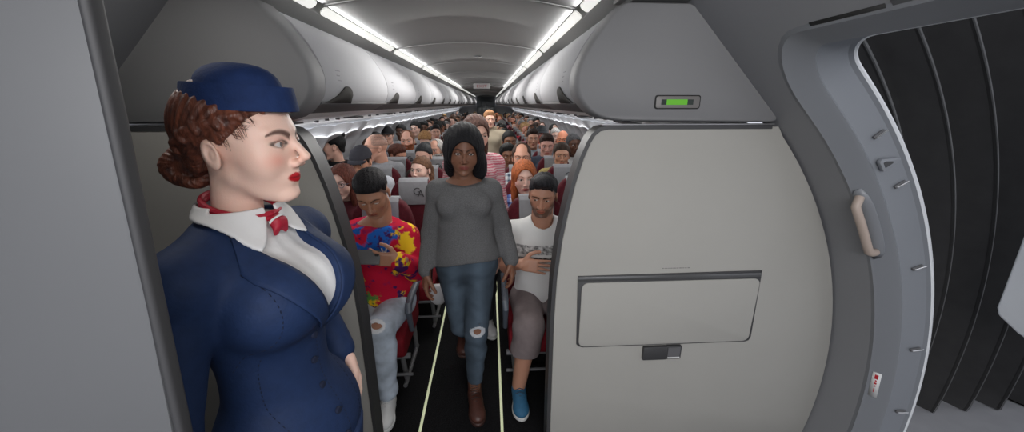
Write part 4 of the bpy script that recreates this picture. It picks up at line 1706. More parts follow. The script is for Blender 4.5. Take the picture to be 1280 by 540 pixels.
def shoe_mesh(ankle, toe_dir, L=0.27, res=0.006, boot=0.0):
    """ankle: joint; shoe in world coordinates; returns (upper, sole)"""
    a = np.array(ankle, float)
    f = np.array([toe_dir[0], toe_dir[1], 0.0])
    f /= np.linalg.norm(f)
    Rm = np.stack([np.array([-f[1], f[0], 0]) * -1, f, np.array([0, 0, 1.0])], 1)   # columns: side, forward, up
    g = np.array([a[0], a[1], 0.0])
    base = a[2] - 0.085

    def loc(P):
        q = (P - g) @ Rm
        q[:, 2] -= base
        return q

    def up(P):
        q = loc(P)
        d = ell(q, (0, 0.035, 0.045), (0.044, 0.115, 0.045))
        d = smin(d, ell(q, (0, 0.125, 0.035), (0.048, 0.065, 0.034)), 0.02)
        d = smin(d, cap(q, (0, -0.025, 0.035), (0, -0.005, 0.105 + boot), 0.040, 0.041), 0.02)
        d = smax(d, 0.016 - q[:, 2], 0.003)
        return smax(d, q[:, 2] - (0.100 + boot), 0.003)

    def sole(P):
        q = loc(P)
        x = np.stack([q[:, 0], q[:, 1] - 0.05, q[:, 2] * 0], 1)
        d = np.minimum(ell(x, (0, -0.055, 0), (0.040, 0.070, 0.05)), ell(x, (0, 0.060, 0), (0.051, 0.085, 0.05)))
        d = smin(ell(x, (0, -0.055, 0), (0.040, 0.070, 0.05)), ell(x, (0, 0.055, 0), (0.051, 0.088, 0.05)), 0.03)
        return smax(d, np.abs(q[:, 2] - 0.011) - 0.011, 0.003)
    ctr = g + np.array([0, 0, base]) + f * 0.05
    lo, hi = ctr - 0.20, ctr + 0.20
    lo[2], hi[2] = base - 0.02, base + 0.16 + boot
    return surf(up, lo, hi, res), surf(sole, lo, hi, res)


def add_shoe(root, ankle, d, mu, ms, name='shoe', boot=0.0, laces=None, res=0.006):
    (V, Q), (V2, Q2) = shoe_mesh(ankle, d, res=res, boot=boot)
    o = link(name, np_mesh(name, V, Q), mu, root)
    link('sole', np_mesh('sole', V2, Q2), ms, o)
    if laces is not None:
        f = np.array([d[0], d[1], 0.0])
        f /= np.linalg.norm(f)
        sd = np.array([-f[1], f[0], 0])
        mb = MB()
        base = np.array([ankle[0], ankle[1], ankle[2] - 0.085])
        for k in range(5):
            c = base + f * (0.045 + 0.019 * k) + np.array([0, 0, 0.106 - 0.010 * k])
            mb.tube([c - sd * 0.026 - v3(0, 0, 0.012), c, c + sd * 0.026 - v3(0, 0, 0.012)], 0.0028, 6)
        mb.build('laces', laces, o)
    return o


def splat(P, seed, f):
    from mathutils import noise
    return np.array([noise.fractal(Vector((p[0] * f + seed, p[1] * f, p[2] * f)), 0.7, 2.0, 4) for p in P])


def drape(fn, x, z, y0, y1, off=0.0, n=60):
    """first y (marching from y0 towards y1) where fn falls to off, for arrays x, z"""
    x = np.asarray(x, float).ravel()
    z = np.asarray(z, float).ravel()
    ys = np.linspace(y0, y1, n)
    best = np.full(len(x), y1)
    done = np.zeros(len(x), bool)
    prev = None
    for i, y in enumerate(ys):
        d = fn(np.stack([x, np.full(len(x), y), z], 1)) - off
        if prev is not None:
            hit = (d <= 0) & ~done
            t = prev / np.maximum(prev - d, 1e-9)
            best[hit] = (ys[i - 1] + (y - ys[i - 1]) * t)[hit]
            done |= hit
        prev = d
    return best


def decal(fn, pts2, y0, y1, off):
    """flat motif lying on a garment: pts2 polygons (x,z)"""
    mb = MB()
    for poly in pts2:
        A = np.array(poly)
        c = A.mean(0)
        X = np.concatenate([[c[0]], A[:, 0]])
        Z = np.concatenate([[c[1]], A[:, 1]])
        Y = drape(fn, X, Z, y0, y1, off)
        n = len(A)
        mb.add(list(zip(X, Y, Z)), [(0, 1 + k, 1 + (k + 1) % n) for k in range(n)])
    return mb


def body_frame(yaw=0, lean=0, roll=0):
    return euler_m(yaw, lean, roll)


def std(j):
    """complete a joint dict given in world coordinates"""
    return {k: (np.array(v, float) if isinstance(v, (tuple, list)) else v) for k, v in j.items()}


def arms_skin(j, skin, poses, res=0.0045, up=False, hs=1.0):
    """forearm + hand geometry for both arms. poses: {'l': (xdir, zdir, thumb, pose)}"""
    parts = []
    for s in ('l', 'r'):
        if s not in poses:
            continue
        xd, zd, th, ps = poses[s]
        V, Q = hand_geo(j['w' + s], xd, zd, th, ps, 0.003, hs)
        parts.append(skin_part(V, Q, skin))
        a = j['e' + s]
        b = j['w' + s]
        lo, hi = bounds([a, b] + ([j['s' + s]] if up else []), 0.08)
        fn = (lambda P, s=s: smin(arm_sdf(P, j, s), cap(P, j['w' + s] - 0.03 * (b - a) / np.linalg.norm(b - a), j['w' + s], 0.027), 0.01)) if up else \
             (lambda P, a=a, b=b: cap(P, a, b, 0.040, 0.0255))
        V, Q = surf(fn, lo, hi, res)
        parts.append(skin_part(V, Q, skin))
    return parts


def core_skin(j, skin, res=0.010):
    lo, hi = bounds([j['pel'], j['neck'], j['sl'], j['sr']], 0.2)
    V, Q = surf(lambda P: torso_sdf(P, j, -0.012), lo, hi, res)
    return skin_part(V, Q, skin)


def shift(fn, o):
    return lambda P: fn(P - o)


# ------------------------------------------------------------------ the flight attendant
def attendant():
    rz = math.radians(76)
    root = tag(empty('person', (-0.332, 0.800, 0), rz), 'person in navy uniform and pillbox hat, red neckerchief, auburn braided bun', 'person')
    I3 = np.eye(3)
    skin = (0.90, 0.61, 0.50)
    j = std(dict(pel=(0, 0.035, 0.98), neck=(0, 0.050, 1.485), sl=(0.155, 0.045, 1.430), sr=(-0.160, 0.045, 1.430),
                 el=(0.235, 0.120, 1.190), wl=(0.195, 0.010, 1.035), er=(-0.240, 0.060, 1.150), wr=(-0.245, 0.010, 0.900),
                 hl=(0.085, 0.035, 0.92), hr=(-0.085, 0.035, 0.92), kl=(0.09, 0.02, 0.52), kr=(-0.09, 0.02, 0.52),
                 al=(0.09, 0.05, 0.11), ar=(-0.09, 0.05, 0.11), fem=True, R=I3))
    hpos = v3(0.0, 0.012, 1.672)
    R = euler_m(13, 1, 0)
    hs = 1.04
    hp = dict(FEM, tipz=-0.022, nose=1.02, lips=1.15, chin=0.99, neck=0.043)
    parts = build_head(root, hpos, R, hp, skin, hs, 0.0022, lip=(0.50, 0.012, 0.02), browc=(0.06, 0.025, 0.018), blush=0.5, liner=0.8, browr=1.4,
                       iris=(0.16, 0.13, 0.12), gaze=(4, 0), browtilt=0.16)
    parts += arms_skin(j, skin, {'l': (v3(-0.06, -0.25, -1), v3(1, -0.2, 0.0), -1, 'relaxed'), 'r': (v3(0, -0.2, -1), v3(-1, 0, 0), 1, 'relaxed')})
    parts.append(core_skin(j, skin))
    lo, hi = bounds([j['hl'], j['hr'], j['al'], j['ar']], 0.2)
    V, Q = surf(lambda P: legs_sdf(P, j), lo, hi, 0.010)
    parts.append(skin_part(V, Q, skin))
    V, F_, C = join(parts)
    link('body', np_mesh('body', V, F_, C), M_SKIN, root)

    # hair: combed back in strands, a braid over the temple, coiled bun low at the back
    M_H = mat('auburn_hair', (0.22, 0.070, 0.040), 0.38, noise=0.55, nscale=30, bump=0.35, bscale=70, spec=0.5, stretch=(3, 3, 1), col2=(0.05, 0.018, 0.013))
    bc = v3(0.0, 0.118, -0.045)

    def hair(P):
        X = P.copy()
        X[:, 0] = np.abs(X[:, 0])
        z, y = X[:, 2], X[:, 1]
        hl = np.interp(y, HL_Y, [0.085, 0.074, 0.064, 0.050, 0.032, 0.016, 0.004, 0.016, -0.010, -0.050, -0.080])
        d = scalp(P, 0.011)
        ang = np.arctan2(P[:, 2] - bc[2], bc[1] - P[:, 1] + 1e-6)
        rad = np.hypot(P[:, 2] - bc[2], P[:, 1] - bc[1])
        d = d + 0.0012 * np.sin(ang * 60 + 3.0 * np.sin(rad * 30)) + tape(0.009, z, hl, 0.035)
        d = smax(d, hl - z, 0.003)
        # braid: overlapping plaits from the front hairline over the ear to the nape
        path = [v3(0.046, -0.064, 0.074), v3(0.066, -0.038, 0.060), v3(0.080, -0.006, 0.046), v3(0.084, 0.028, 0.038), v3(0.076, 0.062, 0.022), v3(0.050, 0.095, 0.0)]
        n = 11
        for k in range(n):
            t = k / (n - 1) * (len(path) - 1)
            i = min(int(t), len(path) - 2)
            c = path[i] + (path[i + 1] - path[i]) * (t - i)
            dr = path[i + 1] - path[i]
            dr = dr / np.linalg.norm(dr)
            up = v3(0, 0.35, 1.0) if k % 2 else v3(0, 0.9, -0.5)
            e = ell(X, c, (0.009, 0.018, 0.0085), frame_from(dr * 0.0 + v3(0.25, 0.05, 0.1), up)[:, [0, 1, 2]])
            d = smin(d, e, 0.003)
        return d

    def bun(P):
        q = P - bc
        q = q @ rotm('Z', 12)
        r = np.hypot(q[:, 1], q[:, 2])
        a = np.arctan2(q[:, 2], q[:, 1])
        ring = np.hypot(r - 0.029, q[:, 0] * 0.80) - 0.0175
        ring = ring + 0.0026 * np.sin(3 * a + np.arctan2(q[:, 0], r - 0.029) * 2.0) + 0.0008 * np.sin(22 * a + 6 * np.arctan2(q[:, 0], r - 0.029))
        core = ell(q, (0, 0, 0), (0.020, 0.030, 0.030))
        return smin(ring, core, 0.002)
    V, Q = surf(hair, (-0.12, -0.12, -0.11), (0.12, 0.15, 0.15), 0.0022)
    h = link('hair', np_mesh('hair', place_head(V, R, hpos, hs, bend=False), Q), M_H, root)
    V, Q = surf(bun, bc - 0.07, bc + 0.07, 0.0024)
    link('bun', np_mesh('bun', place_head(V, R, hpos, hs, bend=False), Q), M_H, h)
    mb = MB()      # loose wisps in front of the ear and along the hairline
    Rr = random.Random(4)
    for k in range(46):
        s = 1 if k % 2 else -1
        y0 = Rr.uniform(-0.050, 0.004)
        z0 = float(np.interp(y0, HL_Y, HL_F)) + 0.008
        x0 = 0.0665 + 0.010 * min(1, max(0, (y0 + 0.05) / 0.05))
        pts = []
        for q in range(4):
            t = q / 3
            pts.append(place_head(np.array([(s * (x0 + 0.004 - 0.002 * t), y0 - 0.016 * t + 0.004 * math.sin(3 * t + k), z0 - t * Rr.uniform(0.006, 0.026))]), R, hpos, hs, bend=False)[0])
        mb.tube(pts, [0.0007, 0.0006, 0.0005, 0.0002], 4)
    mb.build('wisps', M_H, h)['kind'] = 'stuff'

    # hat
    M_N = mat('navy_felt', (0.012, 0.030, 0.105), 0.8, noise=0.12, nscale=60, bump=0.15, bscale=200, spec=0.25)
    prof = [(0.001, 0.073, 0.0), (0.30, 0.071, 0), (0.55, 0.064, 0), (0.78, 0.050, 0), (0.90, 0.034, 0), (0.935, 0.022, 0)]
    vs, fs = [], []
    n = 48
    rings = [(0.02, 0.0585), (0.25, 0.0575), (0.42, 0.0545), (0.58, 0.049), (0.70, 0.041), (0.78, 0.032), (0.82, 0.024), (0.84, 0.018)]
    band = [(0.90, 0.015), (0.99, 0.018), (1.025, 0.019), (1.045, 0.015), (1.115, -0.022), (1.115, -0.026), (1.09, -0.027), (1.02, -0.024), (0.93, -0.015), (0.90, 0.0)]
    for k_, (r_, z_) in enumerate(rings + band):
        for q in range(n):
            t = 2 * PI * q / n
            fx = 0.072 * r_ * math.cos(t)
            fy = 0.091 * r_ * math.sin(t)
            if k_ >= len(rings):
                fy = fy * 1.02
            vs.append((fx, fy + 0.000, z_))
    for i in range(len(rings) + len(band) - 1):
        for q in range(n):
            fs.append((i * n + q, i * n + (q + 1) % n, (i + 1) * n + (q + 1) % n, (i + 1) * n + q))
    fs.append(tuple(range(n)))
    W = np.array(vs) @ rotm('X', 2).T * 0.98 + v3(0, -0.004, 0.092)
    W = place_head(W, R, hpos, hs, bend=False)
    mb = MB().add(W.tolist(), fs)
    mb.build('hat', M_N, root, ang=30)

    # jacket
    M_J = mat('navy_uniform', (0.012, 0.029, 0.088), 0.7, noise=0.10, nscale=50, bump=0.12, bscale=150, spec=0.3)
    M_JD = mat('navy_thread', (0.006, 0.012, 0.038), 0.8)
    M_B = mat('white_blouse', (0.80, 0.80, 0.80), 0.75, bump=0.2, bscale=40, spec=0.2)
    M_R = mat('red_scarf', (0.42, 0.012, 0.035), 0.55, noise=0.15, nscale=40, bump=0.1, bscale=80)
    ZV = 1.262

    def jk(P, off=0.016):
        d = torso_sdf(P, j, off)
        for s in (-1, 1):
            d = smin(d, ell(P, (s * 0.052, -0.060, 1.356), (0.056, 0.052, 0.060)) - off * 0.4, 0.10)
        d = smin(d, ell(P, (0, 0.035, 0.93), (0.178, 0.138, 0.13)), 0.08)
        return d

    def jacket(P):
        d = jk(P)
        for s in ('l', 'r'):
            d = smin(d, arm_sdf(P, j, s, 0.014, True, 0.93), 0.022)
        d = d + wrinkle(P, 0.0016, 34, 1) * np.clip(1.5 - np.abs(P[:, 2] - 1.15) * 4, 0.2, 1)
        # V opening
        vd = np.maximum(np.abs(P[:, 0]) - (P[:, 2] - ZV) * 0.33, P[:, 1] - 0.02)
        vd = np.maximum(vd, ZV - P[:, 2])
        d = smax(d, -np.maximum(vd, -(torso_sdf(P, j, -0.004))), 0.003)
        neckhole = cap(P, (0, 0.03, 1.46), (0, 0.06, 1.62), 0.066, 0.075)
        d = smax(d, -neckhole, 0.004)
        d = smax(d, P[:, 2] - 1.520, 0.004)
        return smax(d, 0.80 - P[:, 2], 0.005)
    lo, hi = v3(-0.36, -0.26, 0.78), v3(0.36, 0.26, 1.56)
    V, Q = surf(jacket, lo, hi, 0.0055)
    jo = link('jacket', np_mesh('jacket', V, Q), M_J, root)
    # lapels
    for s in (-1, 1):
        cols_, rows_ = 7, 16
        G = []
        for r_ in range(rows_ + 1):
            t = r_ / rows_
            z = ZV + (1.500 - ZV) * t
            xi = (z - ZV) * 0.33 - 0.003
            wd = 0.010 + 0.058 * math.sin(min(1, t / 0.72) * PI / 2) if t < 0.72 else 0.068 - 0.055 * ((t - 0.72) / 0.28)
            for c in range(cols_ + 1):
                G.append((s * (xi + wd * c / cols_), z))
        X = np.array([g[0] for g in G])
        Z = np.array([g[1] for g in G])
        Y = drape(lambda P: jk(P), X, Z, -0.35, 0.12, 0.0) - 0.003
        lift = np.tile(np.linspace(0.001, 0.006, cols_ + 1), rows_ + 1)
        vs = list(zip(X, Y - lift, Z))
        fs = []
        for r_ in range(rows_):
            for c in range(cols_):
                i = r_ * (cols_ + 1) + c
                fs.append((i, i + 1, i + cols_ + 2, i + cols_ + 1))
        o = MB().add(vs, fs).build('lapel', M_J, jo)
        sm = o.modifiers.new('t', 'SOLIDIFY')
        sm.thickness = 0.004
        sm.offset = 0
    # buttons, seams
    for z in (1.235, 1.165, 1.095, 1.025, 0.955):
        y = drape(lambda P: jk(P), [0.004], [z], -0.35, 0.1)[0]
        mb = MB()
        mb.prism([(0.004 + 0.0085 * math.cos(2 * PI * k / 14), z + 0.0085 * math.sin(2 * PI * k / 14)) for k in range(14)], 'y', y - 0.006, y + 0.002)
        mb.build('button', M_JD, jo, bevel=0.001)
    mb = MB()

    def stitch(ptsxz, y0=-0.35, y1=0.12):
        X = np.array([p[0] for p in ptsxz])
        Z = np.array([p[1] for p in ptsxz])
        Y = drape(jacket, X, Z, y0, y1)
        for k in range(0, len(X) - 1, 2):
            mb.tube([(X[k], Y[k], Z[k]), (X[k + 1], Y[k + 1], Z[k + 1])], 0.0011, 4)
    for s in (-1, 1):
        stitch([(s * (0.070 + 0.035 * math.sin((z - 0.85) * 5)), z) for z in np.linspace(0.85, 1.24, 70)])
        stitch([(s * (0.125 - 0.01 * math.cos(z * 9)), z) for z in np.linspace(1.22, 1.44, 40)])
    for z in np.linspace(0.82, 1.25, 2):
        pass
    stitch([(0.022, z) for z in np.linspace(0.82, 1.25, 80)])
    mb.build('stitching', M_JD, jo)['kind'] = 'stuff'
    # blouse
    def blouse(P):
        d = torso_sdf(P, j, 0.006)
        for s in (-1, 1):
            d = smin(d, ell(P, (s * 0.054, -0.062, 1.352), (0.056, 0.054, 0.060)), 0.08)
        d = d + 0.0008 * np.sin(P[:, 0] * 160)
        d = smax(d, P[:, 2] - 1.515, 0.003)
        return smax(d, 1.0 - P[:, 2], 0.004)
    V, Q = surf(blouse, v3(-0.28, -0.26, 0.98), v3(0.28, 0.22, 1.54), 0.005)
    bl = link('blouse', np_mesh('blouse', V, Q), M_B, root)
    # stand and wide pointed collar
    def collar(P):
        nx, ny = P[:, 0], P[:, 1] - 0.045
        th = np.arctan2(np.abs(nx), -ny)           # 0 at the front
        r = np.hypot(nx, ny)
        base = smin(jk(P, 0.016), cap(P, (0, 0.045, 1.40), (0, 0.050, 1.60), 0.060), 0.030)
        shell = np.abs(base - 0.0065) - 0.0028
        wdt = np.interp(th, [0.0, 0.28, 0.60, 1.0, 1.6, 2.4, 3.15], [0.06, 0.076, 0.114, 0.100, 0.096, 0.088, 0.086])
        d = smax(shell, r - wdt, 0.003)
        d = smax(d, 0.22 - th, 0.003) if False else d
        front = 0.012 + np.clip(1.515 - P[:, 2], 0, 1) * 0.75 - np.abs(nx)
        d = smax(d, np.where(ny < 0, front, -1), 0.003)
        return smax(d, P[:, 2] - 1.545 - 0.01 * (ny > 0), 0.003)
    V, Q = surf(collar, v3(-0.17, -0.16, 1.36), v3(0.17, 0.18, 1.58), 0.0030)
    link('collar', np_mesh('collar', V, Q), M_B, bl)
    # neckerchief band and knot
    sc_ = MB()
    ring = []
    for q in range(33):
        t = 2 * PI * q / 32 - PI / 2
        rr = 0.0650
        ring.append((rr * math.cos(t), 0.045 + rr * 1.05 * math.sin(t), 1.540 + 0.020 * math.sin(t)))
    for dz in (0, 0.008):
        sc_.tube([(x, y, z + dz) for x, y, z in ring], 0.0062, 8, caps=False)
    sc = sc_.build('neckerchief', M_R, root)
    def knot(P):
        d = ell(P, (0.004, -0.034, 1.508), (0.020, 0.013, 0.017), rotm('Y', 20))
        q = P - v3(0, -0.045, 1.500)
        for s, L in ((-1, 0.062), (1, 0.055)):
            a = v3(s * 0.006, -0.036, 1.502)
            b = v3(s * 0.034, -0.064, 1.502 - L)
            e = cap(P * v3(1, 1, 1), a, b, 0.007, 0.016)
            nrm = np.abs((P - a) @ (v3(0.0, -0.9, -0.35) / 0.966)) - 0.0075
            d = smin(d, smax(e, nrm, 0.003), 0.004)
        return d + 0.001 * np.sin(P[:, 0] * 240)
    V, Q = surf(knot, v3(-0.08, -0.11, 1.41), v3(0.08, 0.0, 1.55), 0.0028)
    link('knot', np_mesh('knot', V, Q), M_R, sc)
    mb = MB()
    mb.tube([(0.008 * math.cos(t) * 2.6, -0.040 + 0.006 * math.cos(2 * t), 1.508 + 0.018 * math.sin(t)) for t in np.linspace(0.2, 2.9, 9)], 0.0022, 6)
    mb.build('piping', M_B, sc)
    # skirt and shoes
    def skirt(P):
        d = cap(P, (0, 0.035, 0.93), (0, 0.035, 0.56), 0.165, 0.150)
        d = smin(d, jk(P, 0.0), 0.03)
        return smax(smax(d, P[:, 2] - 0.93, 0.004), 0.52 - P[:, 2], 0.004)
    V, Q = surf(skirt, v3(-0.25, -0.2, 0.5), v3(0.25, 0.26, 0.96), 0.010)
    link('skirt', np_mesh('skirt', V, Q), M_J, root)
    for a in ('al', 'ar'):
        add_shoe(root, j[a] + v3(0, 0, -0.02), (0, -1), cmat('leather', (0.02, 0.02, 0.02)), cmat('sole', (0.02, 0.02, 0.02)), res=0.008)


attendant()


# ------------------------------------------------------------------ woman walking up the aisle
def walker():
    root = tag(empty('person', (0.020, 1.900, 0), math.radians(2)), 'person walking up the aisle in grey sweater and ripped blue jeans, full black hair', 'person')
    skin = (0.20, 0.092, 0.056)
    j = std(dict(pel=(0, 0.03, 0.945), neck=(0.0, 0.025, 1.372), sl=(0.132, 0.035, 1.312), sr=(-0.132, 0.035, 1.312),
                 el=(0.200, 0.10, 1.090), wl=(0.245, 0.02, 0.915), er=(-0.185, 0.06, 1.080), wr=(-0.215, -0.03, 0.890),
                 hl=(0.075, 0.02, 0.90), hr=(-0.080, 0.03, 0.90), kl=(0.040, -0.050, 0.510), kr=(-0.045, 0.060, 0.500),
                 al=(0.022, -0.010, 0.125), ar=(-0.045, 0.330, 0.290), fem=True, R=np.eye(3), legg=0.93, girth=1.02))
    hpos = v3(0.0, -0.012, 1.530)
    R = euler_m(4, 6, 3)
    hp = dict(FEM, nose=1.05, jaw=0.050, lips=1.35, neck=0.050)
    parts = build_head(root, hpos, R, hp, skin, 0.98, 0.003, lip=(0.20, 0.055, 0.045), browc=(0.015, 0.01, 0.01), blush=0.1, liner=0.5, iris=(0.03, 0.015, 0.01), browr=0.9)
    parts += arms_skin(j, skin, {'l': (v3(0.10, -0.12, -1), v3(1, -0.3, 0), -1, 'relaxed'), 'r': (v3(-0.10, -0.15, -1), v3(-1, -0.3, 0), 1, 'relaxed')})
    parts.append(core_skin(j, skin))
    lo, hi = bounds([j['hl'], j['hr'], j['al'], j['ar']], 0.2)
    V, Q = surf(lambda P: legs_sdf(P, j), lo, hi, 0.009)
    parts.append(skin_part(V, Q, skin))
    V, F_, C = join(parts)
    link('body', np_mesh('body', V, F_, C), M_SKIN, root)
    add_hair(root, 'blackwave', (0.006, 0.006, 0.008), hpos, R, 0.98, 0.0035, m=mat('black_hair', (0.006, 0.006, 0.008), 0.6, bump=0.5, bscale=60, spec=0.25, stretch=(5, 5, .6)))

    def sweater(P):
        d = torso_sdf(P, j, 0.010)
        d = smin(d, cap(P, (0, 0.03, 1.12), (0, 0.03, 0.98), 0.135, 0.158), 0.06)
        for s in ('l', 'r'):
            d = smin(d, arm_sdf(P, j, s, 0.017, True, 0.97), 0.03)
        d = d + wrinkle(P, 0.0035, 26, 2) * np.clip((1.25 - P[:, 2]) * 5, 0.1, 1)
        hem = 0.935 + 0.035 * np.sin(P[:, 0] * 10 + 1.2)
        d = smax(d, np.where(np.abs(P[:, 0]) < 0.19, hem - P[:, 2], -1), 0.004)
        neck = P[:, 2] - (1.362 + 0.014 * np.clip(P[:, 1] * 12, -1, 1) + np.abs(P[:, 0]) * 0.05)
        return smax(d, neck, 0.004)
    V, Q = surf(sweater, v3(-0.33, -0.24, 0.86), v3(0.36, 0.28, 1.43), 0.0055)
    link('sweater', np_mesh('sweater', V, Q), mat('grey_knit', (0.125, 0.125, 0.128), 0.9, noise=0.28, nscale=260, bump=0.3, bscale=180, spec=0.15), root)

    def jeans(P):
        d = legs_sdf(P, j, 0.008, 0.86) + wrinkle(P, 0.0022, 60, 5)
        d = smax(d, P[:, 2] - 1.0, 0.004)
        for c, r in (((0.050, -0.118, 0.555), (0.030, 0.03, 0.020)), ((0.062, -0.118, 0.595), (0.014, 0.03, 0.005))):
            d = smax(d, -ell(P, c, r), 0.002)
        return d
    V, Q = surf(jeans, v3(-0.26, -0.2, 0.16), v3(0.26, 0.46, 1.02), 0.0055)
    S = splat(V, 3.0, 9)
    C = np.tile(v3(0.045, 0.062, 0.082), (len(V), 1)) * (1 + 0.22 * S[:, None])
    fade = np.exp(-((V[:, 0] - 0.06) / 0.035) ** 2) * (V[:, 1] < 0.05) + np.exp(-((V[:, 0] + 0.07) / 0.035) ** 2) * (V[:, 1] < 0.05)
    C = C * (1 + 0.8 * fade[:, None])
    e = np.linalg.norm((V - v3(0.050, -0.115, 0.555)) / v3(0.040, 0.06, 0.028), axis=1)
    C[(e < 1.12)] = (0.45, 0.47, 0.50)
    link('jeans', np_mesh('jeans', V, Q, np.clip(C, 0.01, 1)), M_PAINT, root)
    ML = mat('brown_boot', (0.075, 0.028, 0.020), 0.45, noise=0.2, nscale=25, bump=0.2, bscale=60)
    MS = cmat('boot_sole', (0.05, 0.022, 0.018))
    for a, dr, tilt in (('al', (0.10, -1), 0), ('ar', (0.0, -1), 0)):
        an = j[a].copy()
        if a == 'al':
            an[2] = 0.085 + 0.0
        b = add_shoe(root, an, dr, ML, MS, 'boot', boot=0.14, laces=cmat('lace', (0.03, 0.012, 0.01)))
        mb = MB()
        sh = an
        for q in range(6):
            z = an[2] + 0.03 + q * 0.018
            mb.tube([(sh[0] - 0.02, sh[1] - 0.042, z), (sh[0] + 0.02, sh[1] - 0.042, z + 0.012)], 0.0025, 5)
        mb.build('laces', cmat('lace', (0.03, 0.012, 0.01)), b)


walker()


# ------------------------------------------------------------------ man in the tie-dye top, front row
def tiedye():
    X0, Y0 = -0.545, 2.25
    root = tag(empty('person', (X0, Y0, 0), 0), 'person in a tie-dye top looking down at a phone, ripped pale jeans', 'person')
    skin = (0.40, 0.20, 0.125)
    Rt = body_frame(-3, 12, 0)
    j = std(dict(pel=(0.0, 0.03, 0.53), neck=(0.02, -0.070, 1.085), sl=(0.185, -0.065, 0.985), sr=(-0.190, -0.065, 0.985),
                 el=(0.245, -0.16, 0.800), wl=(0.200, -0.355, 0.950), er=(-0.240, -0.15, 0.790), wr=(-0.120, -0.350, 0.930),
                 hl=(0.09, 0.0, 0.50), hr=(-0.09, 0.0, 0.50), kl=(0.070, -0.36, 0.535), kr=(-0.125, -0.40, 0.520),
                 al=(0.075, -0.385, 0.105), ar=(-0.075, -0.30, 0.105), R=Rt, girth=1.08))
    hpos = v3(0.045, -0.120, 1.290)
    R = euler_m(3, 26, -4)
    parts = build_head(root, hpos, R, dict(MALE, neck=0.056), skin, 1.10, 0.0032, fade=(0.012, 0.011, 0.013), stubble=0.18, browc=(0.02, 0.014, 0.012), blush=0.12, gaze=(0, -40))
    parts += arms_skin(j, skin, {'l': (v3(-1.0, -0.30, 0.20), v3(-0.1, -1, 0.0), -1, 'hold'), 'r': (v3(0.55, -0.50, 0.42), v3(0.0, -1, -0.2), 1, 'hold')}, hs=1.02)
    parts.append(core_skin(j, skin))
    lo, hi = bounds([j['hl'], j['hr'], j['al'], j['ar']], 0.16)
    V, Q = surf(lambda P: legs_sdf(P, j), lo, hi, 0.009)
    parts.append(skin_part(V, Q, skin))
    V, F_, C = join(parts)
    link('body', np_mesh('body', V, F_, C), M_SKIN, root)
    add_hair(root, 'flattop', (0.012, 0.011, 0.013), hpos, R, 1.10, 0.0035)

    def top(P):
        d = torso_sdf(P, j, 0.018)
        d = smin(d, cap(P, (0, -0.01, 0.80), (0, -0.005, 0.60), 0.155, 0.170), 0.05)
        for s in ('l', 'r'):
            d = smin(d, arm_sdf(P, j, s, 0.020, True, 0.93), 0.03)
        d = d + wrinkle(P, 0.004, 30, 4)
        d = smax(d, P[:, 2] - (1.072 + 0.25 * np.clip(P[:, 1] + 0.08, -0.1, 0.1)), 0.004)
        return smax(d, 0.545 - P[:, 2] + 0.01 * np.sin(P[:, 0] * 14), 0.005)
    V, Q = surf(top, v3(-0.36, -0.40, 0.50), v3(0.36, 0.22, 1.12), 0.0055)
    x, z = V[:, 0], V[:, 2]
    s1, s2, s3 = splat(V, 1.3, 7), splat(V, 7.7, 9), splat(V, 4.1, 22)
    red, blue, yel, grn, dk, mag = v3(0.55, 0.008, 0.04), v3(0.015, 0.12, 0.50), v3(0.85, 0.55, 0.02), v3(0.10, 0.28, 0.06), v3(0.06, 0.012, 0.10), v3(0.30, 0.01, 0.09)
    C = np.tile(red, (len(V), 1))

    def lay(m, c):
        nonlocal C
        m = np.clip(m, 0, 1)[:, None]
        C = C * (1 - m) + c * m
    lay((s1 * 1.6 - 0.25) * 2, mag)
    lay((1 - np.hypot((x + 0.03) / 0.13, (z - 0.955) / 0.085) + s2 * 0.9) * 5, blue)
    lay((1 - np.hypot((x - 0.06) / 0.12, (z - 1.02) / 0.04) + s2 * 0.9) * 5, blue)
    for cx, cz, rx, rz_ in ((-0.215, 0.95, 0.070, 0.12), (0.205, 0.97, 0.050, 0.09), (-0.02, 0.60, 0.16, 0.055), (0.16, 0.80, 0.06, 0.03), (-0.08, 0.745, 0.07, 0.025), (0.235, 0.74, 0.03, 0.05)):
        lay((1 - np.hypot((x - cx) / rx, (z - cz) / rz_) - 0.25 + s1 * 1.5 + s3 * 1.1) * 3.5, yel)
    lay((1 - np.hypot((x + 0.06) / 0.08, (z - 0.63) / 0.03) + s3 * 1.6) * 4, grn)
    lay((1 - np.hypot((x - 0.20) / 0.05, (z - 0.83) / 0.08) + s2 * 1.5) * 4, dk)
    lay((s3 * 2.2 - 0.95) * 4 * (np.abs(x) < 0.17), dk)
    lay((1 - np.hypot((x - 0.12) / 0.05, (z - 0.80) / 0.035) + s2) * 5 * (V[:, 1] < -0.2), v3(0.02, 0.20, 0.45))
    lay((0.570 - z) * 60 * (np.abs(x) > 0.08), blue)
    to = link('top', np_mesh('top', V, Q, np.clip(C, 0.004, 1)), M_PAINT, root)
    # printed motifs: a round face on one side of the chest, a raised hand on the other
    wm = cmat('print_white', (0.85, 0.85, 0.83))
    dm = cmat('print_dark', (0.03, 0.02, 0.03))
    cx, cz = -0.105, 0.915
    disc = [(cx + 0.027 * math.cos(t), cz + 0.027 * math.sin(t)) for t in np.linspace(0, 2 * PI, 17)[:-1]]
    decal(top, [disc], -0.4, 0.1, 0.0015).build('print', wm, to, fix=False)
    eyes_ = [[(cx + ex + 0.0035 * math.cos(t), cz + 0.008 + 0.005 * math.sin(t)) for t in np.linspace(0, 2 * PI, 9)[:-1]] for ex in (-0.009, 0.009)]
